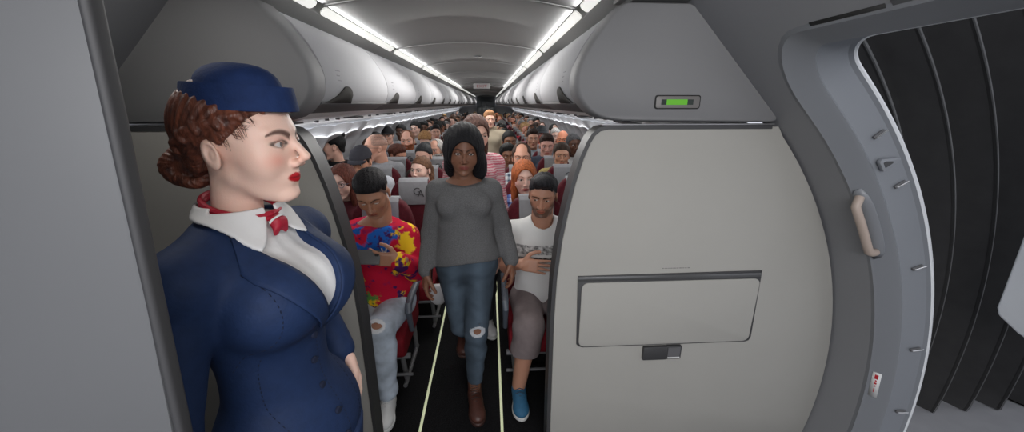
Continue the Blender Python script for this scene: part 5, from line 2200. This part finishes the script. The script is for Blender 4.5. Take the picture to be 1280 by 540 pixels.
    sm_ = [(cx + 0.016 * math.cos(t), cz - 0.002 + 0.014 * math.sin(t)) for t in np.linspace(PI, 2 * PI, 9)] + [(cx + 0.013 * math.cos(t), cz - 0.002 + 0.010 * math.sin(t)) for t in np.linspace(2 * PI, PI, 9)]
    mbq = decal(top, eyes_, -0.4, 0.1, 0.003)
    Y = drape(top, [p[0] for p in sm_], [p[1] for p in sm_], -0.4, 0.1, 0.003)
    pts = [(p[0], y, p[1]) for p, y in zip(sm_, Y)]
    mbq.add(pts, [(i, i + 1, 16 - i, 17 - i) for i in range(8)])
    mbq.build('print', dm, to, fix=False)
    cx, cz = 0.085, 0.925
    hand = [[(cx - 0.016, cz - 0.024), (cx + 0.016, cz - 0.024), (cx + 0.018, cz), (cx - 0.018, cz)],
            [(cx - 0.017, cz), (cx - 0.008, cz), (cx - 0.012, cz + 0.030), (cx - 0.019, cz + 0.029)],
            [(cx + 0.000, cz), (cx + 0.009, cz), (cx + 0.015, cz + 0.031), (cx + 0.008, cz + 0.032)],
            [(cx - 0.006, cz), (cx - 0.001, cz), (cx - 0.001, cz + 0.012), (cx - 0.006, cz + 0.012)]]
    decal(top, hand, -0.4, 0.1, 0.0015).build('print', wm, to, fix=False)

    def jeans(P):
        d = legs_sdf(P, j, 0.017, 0.93) + wrinkle(P, 0.0055, 45, 6) * np.clip((0.55 - P[:, 2]) * 6, 0.3, 1)
        d = smax(d, P[:, 2] - 0.66, 0.004)
        d = smax(d, -ell(P, (0.062, -0.415, 0.585), (0.036, 0.045, 0.016)), 0.002)
        return d
    V, Q = surf(jeans, v3(-0.28, -0.54, 0.08), v3(0.28, 0.2, 0.68), 0.0055)
    S = splat(V, 2.0, 10)
    C = v3(0.50, 0.57, 0.66) * (1 + 0.28 * S[:, None])
    e = np.linalg.norm((V - v3(0.062, -0.415, 0.585)) / v3(0.048, 0.06, 0.030), axis=1)
    C[e < 1.1] = (0.75, 0.77, 0.8)
    link('jeans', np_mesh('jeans', V, Q, np.clip(C, 0.02, 1)), M_PAINT, root)
    W = mat('white_leather', (0.80, 0.80, 0.79), 0.4, bump=0.08, bscale=60)
    add_shoe(root, j['al'] + v3(0, 0, -0.01), (0.10, -1), W, W, laces=W, res=0.005)
    add_shoe(root, j['ar'] + v3(0, 0, -0.01), (-0.25, -1), W, W, laces=W, res=0.006)
    # phone (held, so a thing of its own)
    ph = tag(empty('phone', (X0 + 0.040, Y0 - 0.392, 0.985), 0), 'dark phone held sideways by the person in tie-dye', 'phone')
    ph.rotation_euler = (math.radians(-28), math.radians(3), 0)
    mb = MB()
    mb.prism(rrect(-0.080, -0.038, 0.080, 0.038, 0.010, 5), 'y', -0.004, 0.004)
    mb.build('case', mat('phone_case', (0.10, 0.10, 0.105), 0.4), ph, bevel=0.002)
    mb = MB()
    mb.box(-0.074, 0.0041, -0.033, 0.074, 0.0047, 0.033)
    mb.build('screen', mat('phone_screen', (0.05, 0.10, 0.14), 0.15), ph)
    mb = MB()
    mb.prism(rrect(0.052, 0.006, 0.074, 0.030, 0.006, 4), 'y', -0.0052, -0.0041)
    mb.build('camera_island', M_RUB, ph)


tiedye()


# ------------------------------------------------------------------ man in the white T-shirt, front row, door side
def whitetee():
    X0, Y0 = 0.475, 2.25
    root = tag(empty('person', (X0, Y0, 0), 0), 'person with dark beard in white banded T-shirt, hand on stomach, brown shorts', 'person')
    skin = (0.47, 0.24, 0.16)
    j = std(dict(pel=(0.0, 0.03, 0.53), neck=(0.0, -0.02, 1.035), sl=(0.190, -0.01, 0.985), sr=(-0.185, -0.01, 0.975),
                 el=(0.235, -0.06, 0.725), wl=(0.15, -0.30, 0.66), er=(-0.225, -0.08, 0.775), wr=(-0.145, -0.232, 0.855),
                 hl=(0.09, 0.0, 0.50), hr=(-0.09, 0.0, 0.50), kl=(0.150, -0.42, 0.52), kr=(-0.110, -0.36, 0.520),
                 al=(0.15, -0.42, 0.105), ar=(-0.165, -0.345, 0.105), R=body_frame(0, 5, 0), girth=1.05))
    hpos = v3(0.0, -0.065, 1.235)
    R = euler_m(-14, 10, 3)
    parts = build_head(root, hpos, R, dict(MALE, nose=1.15), skin, 1.06, 0.0032, fade=(0.02, 0.02, 0.024), stubble=0.72, stubc=(0.035, 0.022, 0.018), browc=(0.02, 0.013, 0.01), browr=1.3, blush=0.25, browtilt=0.06, gaze=(-10, -5))
    parts += arms_skin(j, skin, {'r': (v3(0.97, -0.22, -0.10), v3(-0.25, -1, 0.25), 1, 'flat'), 'l': (v3(-0.15, -0.9, -0.1), v3(0.2, 0, 1), 1, 'relaxed')}, up=True, hs=1.05)
    parts.append(core_skin(j, skin))
    lo, hi = bounds([j['hl'], j['hr'], j['al'], j['ar']], 0.16)
    V, Q = surf(lambda P: legs_sdf(P, j), lo, hi, 0.008)
    parts.append(skin_part(V, Q, skin))
    V, F_, C = join(parts)
    link('body', np_mesh('body', V, F_, C), M_SKIN, root)
    add_hair(root, 'quiff', (0.020, 0.020, 0.024), hpos, R, 1.06, 0.0035)

    def tee(P):
        d = torso_sdf(P, j, 0.013)
        d = smin(d, cap(P, (0, 0.0, 0.78), (0, 0.01, 0.58), 0.140, 0.155), 0.05)
        for s in ('l', 'r'):
            a, b = j['s' + s], j['e' + s]
            sl = cap(P, a, a + (b - a) * 0.72, 0.070, 0.064)
            m = ((P - (a + (b - a) * 0.66)) @ ((b - a) / np.linalg.norm(b - a)))
            d = smin(d, smax(sl, m, 0.003), 0.025)
        d = d + wrinkle(P, 0.003, 28, 7)
        nk = cap(P, (0, -0.03, 1.045), (0, -0.03, 1.3), 0.070, 0.075)
        d = smax(d, -nk, 0.003)
        d = smax(d, P[:, 2] - 1.085, 0.004)
        return smax(d, 0.535 - P[:, 2] + 0.012 * np.sin(P[:, 0] * 9), 0.005)
    V, Q = surf(tee, v3(-0.36, -0.24, 0.48), v3(0.36, 0.22, 1.12), 0.0055)
    S = splat(V, 5, 60)
    C = np.tile(v3(0.68, 0.68, 0.67), (len(V), 1))
    z = V[:, 2] + 0.02 * np.abs(V[:, 0])
    for a, b, g in ((0.870, 0.930, 0.42), (0.820, 0.850, 0.24), (0.798, 0.808, 0.20)):
        m = (z > a) & (z < b) & (np.abs(V[:, 0]) < 0.20)
        C[m] = np.clip(g + S[m][:, None] * 0.45, 0.08, 0.7)
    link('tee_shirt', np_mesh('tee_shirt', V, Q, C), M_PAINT, root)

    def shorts(P):
        d = legs_sdf(P, j, 0.022, 0.45)
        for s in ('l', 'r'):
            k, a = j['k' + s], j['a' + s]
            d = smin(d, cap(P, k, k + (a - k) * 0.45, 0.086, 0.080), 0.02)
            m = (P - (k + (a - k) * 0.42)) @ ((a - k) / np.linalg.norm(a - k))
            d = smax(d, np.where(np.linalg.norm(P - k, axis=1) < 0.32, m, -1), 0.004)
        d = d + wrinkle(P, 0.004, 34, 3)
        return smax(d, P[:, 2] - 0.66, 0.004)
    V, Q = surf(shorts, v3(-0.3, -0.54, 0.26), v3(0.32, 0.2, 0.68), 0.0055)
    link('shorts', np_mesh('shorts', V, Q), mat('brown_shorts', (0.20, 0.165, 0.165), 0.9, noise=0.08, nscale=30, bump=0.4, bscale=14, spec=0.15), root)
    B = mat('blue_canvas', (0.025, 0.12, 0.23), 0.7, noise=0.1, nscale=60, bump=0.2, bscale=150)
    S_ = cmat('white_sole', (0.62, 0.62, 0.60))
    for a, dr in (('ar', (0.02, -1)), ('al', (0.1, -1))):
        add_shoe(root, j[a] + v3(0, 0, -0.01), dr, B, S_, laces=cmat('lace', (0.02, 0.05, 0.09)), res=0.005)


whitetee()


# ------------------------------------------------------------------ two people standing in the aisle behind her
def standing(name_label, X0, Y0, rz, scale, skin, R, fem, hair, hairc, shirt_fn, trous, shoe, hand_low=False, **kw):
    root = tag(empty('person', (X0, Y0, 0), math.radians(rz)), name_label, 'person')
    root.scale = (scale,) * 3
    if fem:
        j = std(dict(pel=(0, 0.03, 0.96), neck=(0, 0.04, 1.42), sl=(0.160, 0.04, 1.365), sr=(-0.160, 0.04, 1.365), el=(0.185, -0.01, 1.03), wl=(0.120, -0.15, 0.72),
                     er=(-0.20, 0.06, 1.09), wr=(-0.20, -0.03, 0.86), hl=(0.08, 0.02, 0.91), hr=(-0.08, 0.03, 0.91), kl=(0.075, 0.0, 0.50), kr=(-0.075, 0.03, 0.50),
                     al=(0.075, 0.05, 0.10), ar=(-0.075, 0.10, 0.10), fem=True, R=np.eye(3)))
        hpos = v3(0, 0.0, 1.585)
    else:
        j = std(dict(pel=(0, 0.03, 0.96), neck=(0, 0.04, 1.46), sl=(0.185, 0.04, 1.40), sr=(-0.185, 0.04, 1.40), el=(0.22, 0.05, 1.11), wl=(0.21, -0.05, 0.87),
                     er=(-0.22, 0.05, 1.11), wr=(-0.21, -0.05, 0.87), hl=(0.09, 0.02, 0.91), hr=(-0.09, 0.03, 0.91), kl=(0.085, 0.0, 0.50), kr=(-0.085, 0.03, 0.50),
                     al=(0.085, 0.05, 0.10), ar=(-0.085, 0.08, 0.10), R=np.eye(3)))
        hpos = v3(0, 0.0, 1.625)
    parts = build_head(root, hpos, R, FEM if fem else MALE, skin, 1.0, 0.004, eyekids=True, **kw)
    parts += arms_skin(j, skin, {'l': (v3(-0.1, -0.15, -1), v3(1, -0.3, 0), -1, 'relaxed'), 'r': (v3(0.05, -0.15, -1), v3(-1, -0.3, 0), 1, 'relaxed')}, res=0.007)
    parts.append(core_skin(j, skin, 0.012))
    V, F_, C = join(parts)
    link('body', np_mesh('body', V, F_, C), M_SKIN, root)
    add_hair(root, hair, hairc, hpos, R, 1.0, 0.0045)

    def shirt(P):
        d = torso_sdf(P, j, 0.014)
        for s in ('l', 'r'):
            d = smin(d, arm_sdf(P, j, s, 0.013, True, 0.55 if fem else 0.97), 0.03)
        d = d + wrinkle(P, 0.003, 28, X0 * 10)
        d = smax(d, P[:, 2] - (j['neck'][2] + 0.02), 0.004)
        return smax(d, 0.86 - P[:, 2], 0.004) if not fem else smax(d, np.where(np.abs(P[:, 0]) < 0.17, 0.90 - P[:, 2], -1), 0.004)
    V, Q = surf(shirt, v3(-0.32, -0.24, 0.70), v3(0.32, 0.26, 1.55), 0.007)
    link('shirt', np_mesh('shirt', V, Q, shirt_fn(V)), M_PAINT, root)
    if kw.get('hood'):
        pass
    lo, hi = bounds([j['hl'], j['hr'], j['al'], j['ar']], 0.2)
    V, Q = surf(lambda P: smax(legs_sdf(P, j, 0.012, 0.95), P[:, 2] - 1.02, 0.004), lo, hi, 0.009)
    link('trousers', np_mesh('trousers', V, Q), cmat('cloth', trous), root)
    for a in ('al', 'ar'):
        add_shoe(root, j[a] + v3(0, 0, -0.01), (0, -1), cmat('leather', shoe), cmat('sole', shoe), res=0.008)
    return root, j


def pink(V):
    s = (np.sin(V[:, 2] * 2 * PI / 0.0165 + 2.2 * np.sin(V[:, 0] * 7)) > 0.05)
    C = np.tile(v3(0.62, 0.47, 0.47), (len(V), 1))
    C[s] = (0.50, 0.10, 0.15)
    return C


standing('person with long brown hair in red and white striped top, walking behind the grey sweater', 0.055, 2.62, 14, 0.985, LIGHT, euler_m(10, 10, 0), True, 'longc', (0.075, 0.035, 0.026),
         pink, (0.03, 0.03, 0.035), (0.6, 0.6, 0.6), browc=(0.06, 0.03, 0.02))
rh, _ = standing('person in cream hooded sweater standing farther down the aisle', 0.150, 5.3, -10, 0.955, LIGHT, euler_m(20, 4, 0), False, 'short', (0.30, 0.15, 0.07),
                 lambda V: np.tile(v3(0.42, 0.36, 0.27), (len(V), 1)), (0.05, 0.05, 0.06), (0.1, 0.1, 0.1), browc=(0.12, 0.06, 0.04))
V, Q = surf(lambda P: smax(np.abs(smin(cap(P, (0, 0.06, 1.44), (0, 0.09, 1.50), 0.085, 0.095), ell(P, (0, 0.14, 1.42), (0.10, 0.07, 0.10)), 0.03)) - 0.008, (P[:, 2] - 1.52), 0.004) , v3(-0.2, -0.1, 1.28), v3(0.2, 0.3, 1.56), 0.007)
link('hood', np_mesh('hood', V, Q), cmat('cloth', (0.42, 0.36, 0.27)), rh)
# white handbag hanging beside the walking woman
hb = tag(empty('handbag', (-0.215, 2.35, 0.50)), 'small white handbag hanging on a dark strap behind the grey sweater', 'handbag')
V, Q = surf(lambda P: smax(ell(P, (0, 0, 0), (0.062, 0.035, 0.085)), P[:, 2] - 0.07, 0.01), v3(-0.1, -0.08, -0.12), v3(0.1, 0.08, 0.12), 0.005)
link('pouch', np_mesh('pouch', V, Q), cmat('bag', (0.55, 0.55, 0.56)), hb)
mb = MB()
mb.tube([(-0.04, 0, 0.06), (-0.03, 0.01, 0.20), (0.05, 0.03, 0.38), (0.11, 0.06, 0.62)], 0.006, 6)
mb.tube([(0.04, 0, 0.06), (0.05, 0.01, 0.20), (0.09, 0.03, 0.38), (0.11, 0.06, 0.62)], 0.006, 6)
mb.build('strap', M_RUB, hb)

# ------------------------------------------------------------------ seated passengers
_tmpl = {}
SEATJ = {}
for fem in (False, True):
    w = 0.158 if fem else 0.185
    SEATJ[fem] = std(dict(pel=(0.0, 0.0, 0.53), neck=(0.0, 0.020, 1.035), sl=(w, 0.025, 0.98), sr=(-w, 0.025, 0.98), el=(w + 0.035, -0.04, 0.73), wl=(0.12, -0.24, 0.655),
                          er=(-w - 0.035, -0.04, 0.73), wr=(-0.12, -0.24, 0.655), hl=(0.09, 0, 0.50), hr=(-0.09, 0, 0.50), kl=(0.10, -0.36, 0.52), kr=(-0.10, -0.36, 0.52),
                          al=(0.10, -0.37, 0.10), ar=(-0.10, -0.37, 0.10), R=np.eye(3), fem=fem))


def tmpl(kind, fem, res):
    key = (kind, fem, res)
    if key in _tmpl:
        return _tmpl[key]
    j = SEATJ[fem]
    if kind in ('long', 'tee'):
        def fn(P):
            d = torso_sdf(P, j, 0.012)
            for s in ('l', 'r'):
                if kind == 'long':
                    d = smin(d, arm_sdf(P, j, s, 0.014, True, 0.95), 0.03)
                else:
                    a, b = j['s' + s], j['e' + s]
                    m = (P - (a + (b - a) * 0.7)) @ ((b - a) / np.linalg.norm(b - a))
                    d = smin(d, smax(cap(P, a, b, 0.068, 0.058), m, 0.003), 0.025)
            d = d + wrinkle(P, 0.003, 28, 1)
            d = smax(d, P[:, 2] - (1.060 if not fem else 1.045) - 0.1 * P[:, 1], 0.004)
            return smax(d, 0.50 - P[:, 2], 0.004)
        g = surf(fn, v3(-0.34, -0.32, 0.46), v3(0.34, 0.22, 1.12), res)
    elif kind == 'legs':
        g = surf(lambda P: smax(legs_sdf(P, j, 0.012, 0.95), P[:, 2] - 0.62, 0.004), v3(-0.28, -0.5, 0.06), v3(0.28, 0.2, 0.66), res)
    elif kind == 'skin':
        parts = [core_skin(j, (1, 1, 1), 0.014)]
        for s, th in (('l', 1), ('r', -1)):
            V, Q = hand_geo(j['w' + s], v3(-0.3 * th, -1, -0.25), v3(0, 0, 1), -th * -1, 'relaxed', 0.006)
            parts.append((V, Q, np.ones((len(V), 3))))
            lo, hi = bounds([j['s' + s], j['e' + s], j['w' + s]], 0.08)
            V, Q = surf(lambda P: arm_sdf(P, j, s), lo, hi, 0.010)
            parts.append((V, Q, np.ones((len(V), 3))))
        g = join(parts)
    _tmpl[key] = g
    return g


_leg_me = {}


def passenger(x, y, label, group='passengers seated in the rows', fem=False, skin=LIGHT, hair='short', hairc=(0.03, 0.02, 0.015), shirt=(0.1, 0.1, 0.12), kind='long',
              yaw=0, pitch=0, roll=0, z=1.20, hs=1.08, far=0, beard=None, beardc=None, glasses=None, capc=None, paint=None, lean=0.0, stub=0.0, tattoo=0.0, **kw):
    root = tag(empty('person', (x, y, 0)), label, 'person', group)
    fz = z / 1.205
    j = SEATJ[fem]
    R = euler_m(yaw, pitch, roll)
    hpos = v3(lean, -0.022, 1.205 + (0.0 if not fem else -0.008))
    # scale only height a little so that the head meets the wanted level
    res_h = (0.0045, 0.006, 0.009)[far]
    V, Q = head_mesh(FEM if fem else MALE, res_h)
    if hair in ('short', 'quiff', 'crop') and not fem:
        kw['fade'] = hairc
    C = head_cols(V, skin, stubble=stub, browc=tuple(min(0.25, h * 0.8) for h in hairc), tattoo=tattoo, browr=1.2 if far else 1.0, liner=0.25 if fem else 0.0,
                  lip=(0.45, 0.10, 0.10) if fem and sum(skin) > 0.8 else None, **kw)
    parts = [(place_head(V, R, hpos, hs), Q, C)]
    if far < 2:
        for s in (-1, 1):
            e = eye_geo(s, (0.08, 0.05, 0.03), (0, 0), 8)
            parts.append((place_head(e[0], R, hpos, hs, bend=False), e[1], e[2]))
    sk = tmpl('skin', fem, 0)
    parts.append((sk[0], sk[1], np.tile(v3(*skin), (len(sk[0]), 1))))
    V, F_, C = join(parts)
    sh = lambda V: np.stack([V[:, 0] + lean * 0.0, V[:, 1], V[:, 2]], 1)
    me = np_mesh('body', V, F_, C)
    link('body', me, M_SKIN, root)
    if capc is not None:
        add_cap(root, hpos, R, hs, capc)
    if hair:
        add_hair(root, hair, hairc, hpos, R, hs * (0.995 if capc is None else 0.96), (0.0045, 0.006, 0.009)[far])
    if beard:
        add_hair(root, beard, beardc or hairc, hpos, R, hs, (0.0045, 0.006, 0.009)[far], 'beard')
    if glasses and far < 2:
        add_glasses(root, hpos, R, hs, glasses)
    V, Q = tmpl(kind, fem, (0.008, 0.011, 0.014)[far])
    if paint is not None:
        link('shirt', np_mesh('shirt', V, Q, paint(V)), M_PAINT, root)
    else:
        k = ('shirtmesh', kind, fem, far)
        if k not in _leg_me:
            me = np_mesh('shirt', V, Q)
            me.materials.append(None)
            me.polygons.foreach_set('use_smooth', [True] * len(me.polygons))
            _leg_me[k] = me
        o = bpy.data.objects.new('shirt', _leg_me[k])
        COL.objects.link(o)
        o.parent = root
        o.material_slots[0].link = 'OBJECT'
        o.material_slots[0].material = cmat('cloth', shirt)
    if far < 2:
        k = ('legs', fem)
        if k not in _leg_me:
            V, Q = tmpl('legs', fem, 0.014)
            me = np_mesh('trousers', V, Q)
            me.materials.append(cmat('cloth', (0.03, 0.035, 0.05)))
            me.polygons.foreach_set('use_smooth', [True] * len(me.polygons))
            _leg_me[k] = me
        o = bpy.data.objects.new('trousers', _leg_me[k])
        COL.objects.link(o)
        o.parent = root
    root.scale = (1, 1, fz)
    return root


def plaid(base, dark, lite):
    def f(V):
        a = (np.sin(V[:, 0] * 2 * PI / 0.045) > 0.2).astype(float)
        b = (np.sin(V[:, 2] * 2 * PI / 0.045) > 0.2).astype(float)
        t = (a + b)[:, None]
        return np.where(t > 1.5, v3(*dark), np.where(t > 0.5, v3(*base), v3(*lite)))
    return f


used = set()


def px_x(px, r):
    """world X of a picture column at the row's depth"""
    d = Vector(((px - 640) / 470.0, 0, -1))
    q = cam.rotation_euler.to_matrix() @ Vector(((px - 640) / 470.0, (270 - 190) / 470.0, -1))
    return CAM_LOC[0] + q.x * (rowY(r) / q.y)


def at_seat(px, r, col, **kw):
    side = -1 if px < 611 else 1
    used.add((r, side, col))
    x = px_x(px, r)
    sx_ = side * SX[col] - 0.01
    x = max(min(x, sx_ + 0.14), sx_ - 0.14)
    return passenger(x, rowY(r), **kw)


at_seat(426, 1, 1, label='person with brown bob, blue eyeglasses and dark red top', fem=True, skin=PALE, hair='longc', hairc=(0.10, 0.028, 0.018), shirt=(0.06, 0.01, 0.015), yaw=-6, z=1.19, glasses=(0.10, 0.16, 0.24), pitch=4)
at_seat(453, 2, 1, label='person in dark grey baseball cap, face partly hidden', skin=(0.55, 0.28, 0.18), hair='crop', hairc=(0.02, 0.015, 0.012), capc=(0.045, 0.045, 0.055), shirt=(0.55, 0.57, 0.62), pitch=14, yaw=-8, z=1.25)
at_seat(392, 2, 2, label='person in black cap and white shirt beside the window', skin=LIGHT, hair='longc', hairc=(0.015, 0.013, 0.012), shirt=(0.62, 0.64, 0.66), yaw=-48, z=1.23, capc=(0.012, 0.012, 0.013), kind='tee', stub=0.3)
at_seat(420, 3, 2, label='person in profile with black updo and black T-shirt', fem=True, skin=LIGHT, hair='topknot', hairc=(0.008, 0.008, 0.008), shirt=(0.012, 0.012, 0.014), kind='tee', yaw=-68, z=1.32, hs=1.15)
at_seat(474, 3, 1, label='bald person with tattooed scalp, glasses and grey T-shirt', skin=(0.66, 0.36, 0.26), hair=None, shirt=(0.30, 0.31, 0.33), kind='tee', yaw=-62, z=1.29, tattoo=1.0, glasses=(0.05, 0.05, 0.05), hs=1.18)
at_seat(527, 2, 0, label='person with straight light brown hair looking aside', fem=True, skin=PALE, hair='ponytail', hairc=(0.14, 0.07, 0.04), shirt=(0.03, 0.03, 0.035), yaw=-24, z=1.16, hs=1.08)
at_seat(531, 3, 0, label='person with dark grey hair pinned back, face half hidden', fem=True, skin=LIGHT, hair='updo', hairc=(0.025, 0.027, 0.03), shirt=(0.05, 0.04, 0.035), yaw=-12, z=1.21, pitch=8)
at_seat(511, 5, 1, label='person with shaved head and full red beard, blue shirt', skin=(0.68, 0.38, 0.29), hair='receding', hairc=(0.20, 0.09, 0.05), beard='beard', beardc=(0.22, 0.07, 0.03), shirt=(0.10, 0.11, 0.13), z=1.24, hs=1.22)
at_seat(492, 4, 1, label='person with reddish brown hair in navy top leaning over', skin=(0.50, 0.24, 0.16), hair='short', hairc=(0.09, 0.03, 0.02), shirt=(0.03, 0.055, 0.12), yaw=60, pitch=20, z=1.14, hs=1.15)
at_seat(547, 4, 0, label='older person with white hair and long grey beard', skin=(0.62, 0.34, 0.25), hair='receding', hairc=(0.40, 0.38, 0.36), beard='beardlong', beardc=(0.30, 0.28, 0.26), shirt=(0.10, 0.09, 0.08), yaw=-24, z=1.18, hs=1.18)
at_seat(472, 5, 2, label='person with black hair seated low against the window wall', skin=TANNED, hair='short', hairc=(0.01, 0.01, 0.01), shirt=(0.2, 0.2, 0.22), z=1.22, far=1, hs=1.15)
at_seat(487, 6, 2, label='person with black cap against the window wall', skin=LIGHT, hair='crop', capc=(0.012, 0.012, 0.014), shirt=(0.3, 0.3, 0.3), z=1.26, far=1)
at_seat(533, 6, 1, label='person with curly blond hair bowed forward', fem=True, skin=PALE, hair='curly', hairc=(0.38, 0.21, 0.09), shirt=(0.4, 0.4, 0.4), z=1.22, far=1, pitch=28)
at_seat(550, 7, 1, label='person with dark fringe beside the striped top, far along the cabin', skin=LIGHT, hair='quiff', hairc=(0.02, 0.018, 0.02), shirt=(0.5, 0.5, 0.5), z=1.26, far=1, yaw=14)
at_seat(522, 8, 2, label='person with black tousled hair near the far windows', skin=PALE, hair='curly', hairc=(0.012, 0.012, 0.012), shirt=(0.5, 0.5, 0.52), z=1.28, far=1, yaw=-14)
at_seat(655, 1, 0, label='person with long ginger hair and blue plaid shirt', fem=True, skin=PALE, hair='longc', hairc=(0.34, 0.095, 0.03), paint=plaid((0.12, 0.18, 0.40), (0.03, 0.05, 0.16), (0.5, 0.52, 0.58)), yaw=2, z=1.20, hs=1.12)
at_seat(652, 2, 0, label='balding person with dark beard in patterned shirt', skin=(0.58, 0.31, 0.22), hair='receding', hairc=(0.06, 0.035, 0.025), beard='beard', beardc=(0.04, 0.028, 0.022), paint=plaid((0.30, 0.33, 0.38), (0.06, 0.08, 0.12), (0.6, 0.6, 0.6)), z=1.26, yaw=-4, hs=1.12)
at_seat(702, 3, 1, label='smiling person with short brown hair in mustard top', skin=(0.48, 0.25, 0.16), hair='short', hairc=(0.045, 0.03, 0.022), shirt=(0.38, 0.30, 0.12), z=1.19, yaw=-6, hs=1.15)
at_seat(683, 4, 1, label='person with dark quiff and dark blue T-shirt', skin=(0.56, 0.30, 0.24), hair='quiff', hairc=(0.035, 0.022, 0.018), shirt=(0.05, 0.06, 0.085), z=1.24, pitch=8, yaw=-4, hs=1.2)
at_seat(634, 3, 0, label='dark-haired person with brown skin half hidden by a seat', skin=BROWN, hair='short', hairc=(0.01, 0.01, 0.01), shirt=(0.12, 0.12, 0.13), z=1.20, pitch=6, yaw=6)
at_seat(636, 4, 0, label='dark-skinned person with cropped black hair on the aisle', skin=BROWN, hair='crop', hairc=(0.01, 0.01, 0.01), shirt=(0.30, 0.31, 0.33), z=1.28, yaw=10, hs=1.12)
at_seat(713, 4, 2, label='dark-skinned person with grey headwear near the window', skin=DKSKIN, hair='crop', hairc=(0.08, 0.08, 0.085), shirt=(0.6, 0.6, 0.6), z=1.24, far=0, yaw=10, hs=1.15)
at_seat(657, 5, 1, label='person with brown hair and open blue-grey shirt', skin=(0.42, 0.22, 0.15), hair='quiff', hairc=(0.03, 0.02, 0.018), shirt=(0.25, 0.28, 0.31), z=1.26, far=0, hs=1.12)
at_seat(700, 5, 2, label='ruddy bald person by the window', skin=(0.70, 0.27, 0.15), hair=None, shirt=(0.2, 0.2, 0.22), z=1.24, far=0, yaw=-16, hs=1.12)
at_seat(676, 6, 1, label='person in dark grey cap and red top', skin=(0.6, 0.2, 0.15), hair='crop', capc=(0.05, 0.055, 0.06), shirt=(0.2, 0.03, 0.03), z=1.27, far=1)
at_seat(693, 6, 2, label='pale white-haired person with white moustache by the window', skin=PALE, hair='crop', hairc=(0.55, 0.53, 0.5), shirt=(0.03, 0.03, 0.03), z=1.24, far=1)
used |= {(0, -1, 0), (0, 1, 0), (1, -1, 0), (2, 1, 1), (0, -1, 1), (0, -1, 2), (0, 1, 1), (0, 1, 2), (1, -1, 2), (1, 1, 1), (1, 1, 2), (2, 1, 2), (3, 1, 2)}

RN = random.Random(21)
SK = [('pale', PALE), ('fair', LIGHT), ('tanned', TANNED), ('brown-skinned', BROWN), ('dark-skinned', DKSKIN), ('ruddy', (0.62, 0.30, 0.22)), ('fair', LIGHT)]
HC = [('black', (0.010, 0.010, 0.010)), ('dark brown', (0.035, 0.020, 0.014)), ('brown', (0.085, 0.045, 0.028)), ('ginger', (0.26, 0.08, 0.03)), ('blond', (0.36, 0.22, 0.10)), ('grey', (0.24, 0.24, 0.24))]
SHN = [('navy', (0.02, 0.035, 0.09)), ('white', (0.58, 0.58, 0.58)), ('grey', (0.22, 0.22, 0.23)), ('black', (0.015, 0.015, 0.018)), ('red', (0.30, 0.02, 0.03)), ('pink', (0.50, 0.22, 0.25)),
       ('blue', (0.06, 0.13, 0.28)), ('dark green', (0.03, 0.08, 0.05)), ('beige', (0.40, 0.33, 0.24))]
MS = ['short', 'crop', 'quiff', 'receding', 'short']
FS = ['long', 'ponytail', 'updo', 'bun', 'curly', 'longc']
for r in range(3, NROW):
    for side in (-1, 1):
        for c in range(3):
            if (r, side, c) in used or (r > 3 and RN.random() < 0.06):
                continue
            fem = RN.random() < 0.45
            sn, sk = RN.choice(SK)
            hn, hcv = RN.choice(HC[:4] if sn in ('brown-skinned', 'dark-skinned') and False else HC)
            if sn in ('brown-skinned', 'dark-skinned'):
                hn, hcv = HC[0]
            tn, tc_ = RN.choice(SHN)
            st = RN.choice(FS if fem else MS)
            sxx = side * SX[c] - 0.01
            far = 0 if r < 4 else (1 if r < 9 else 2)
            passenger(sxx + RN.uniform(-0.05, 0.05), rowY(r) + RN.uniform(-0.03, 0.03),
                      label='%s person, %s %shair, %s top, %s row %s, %s' % (sn, hn, 'long ' if st in ('long', 'longc', 'ponytail') else 'short ' if not fem else 'tied-up ' if st in ('updo', 'bun') else 'curly ',
                                                                      tn, ORD[r], COLN[c].replace(' seat', ''), 'door side' if side > 0 else 'far side'),
                      fem=fem, skin=sk, hair=st, hairc=hcv, shirt=tc_, kind=RN.choice(['long', 'tee']), yaw=RN.uniform(-25, 25), pitch=RN.uniform(-4, 14), roll=RN.uniform(-5, 5),
                      z=RN.uniform(1.16, 1.28) - (0.03 if fem else 0), hs=1.10, far=far, beard='beard' if (not fem and RN.random() < 0.25) else None)
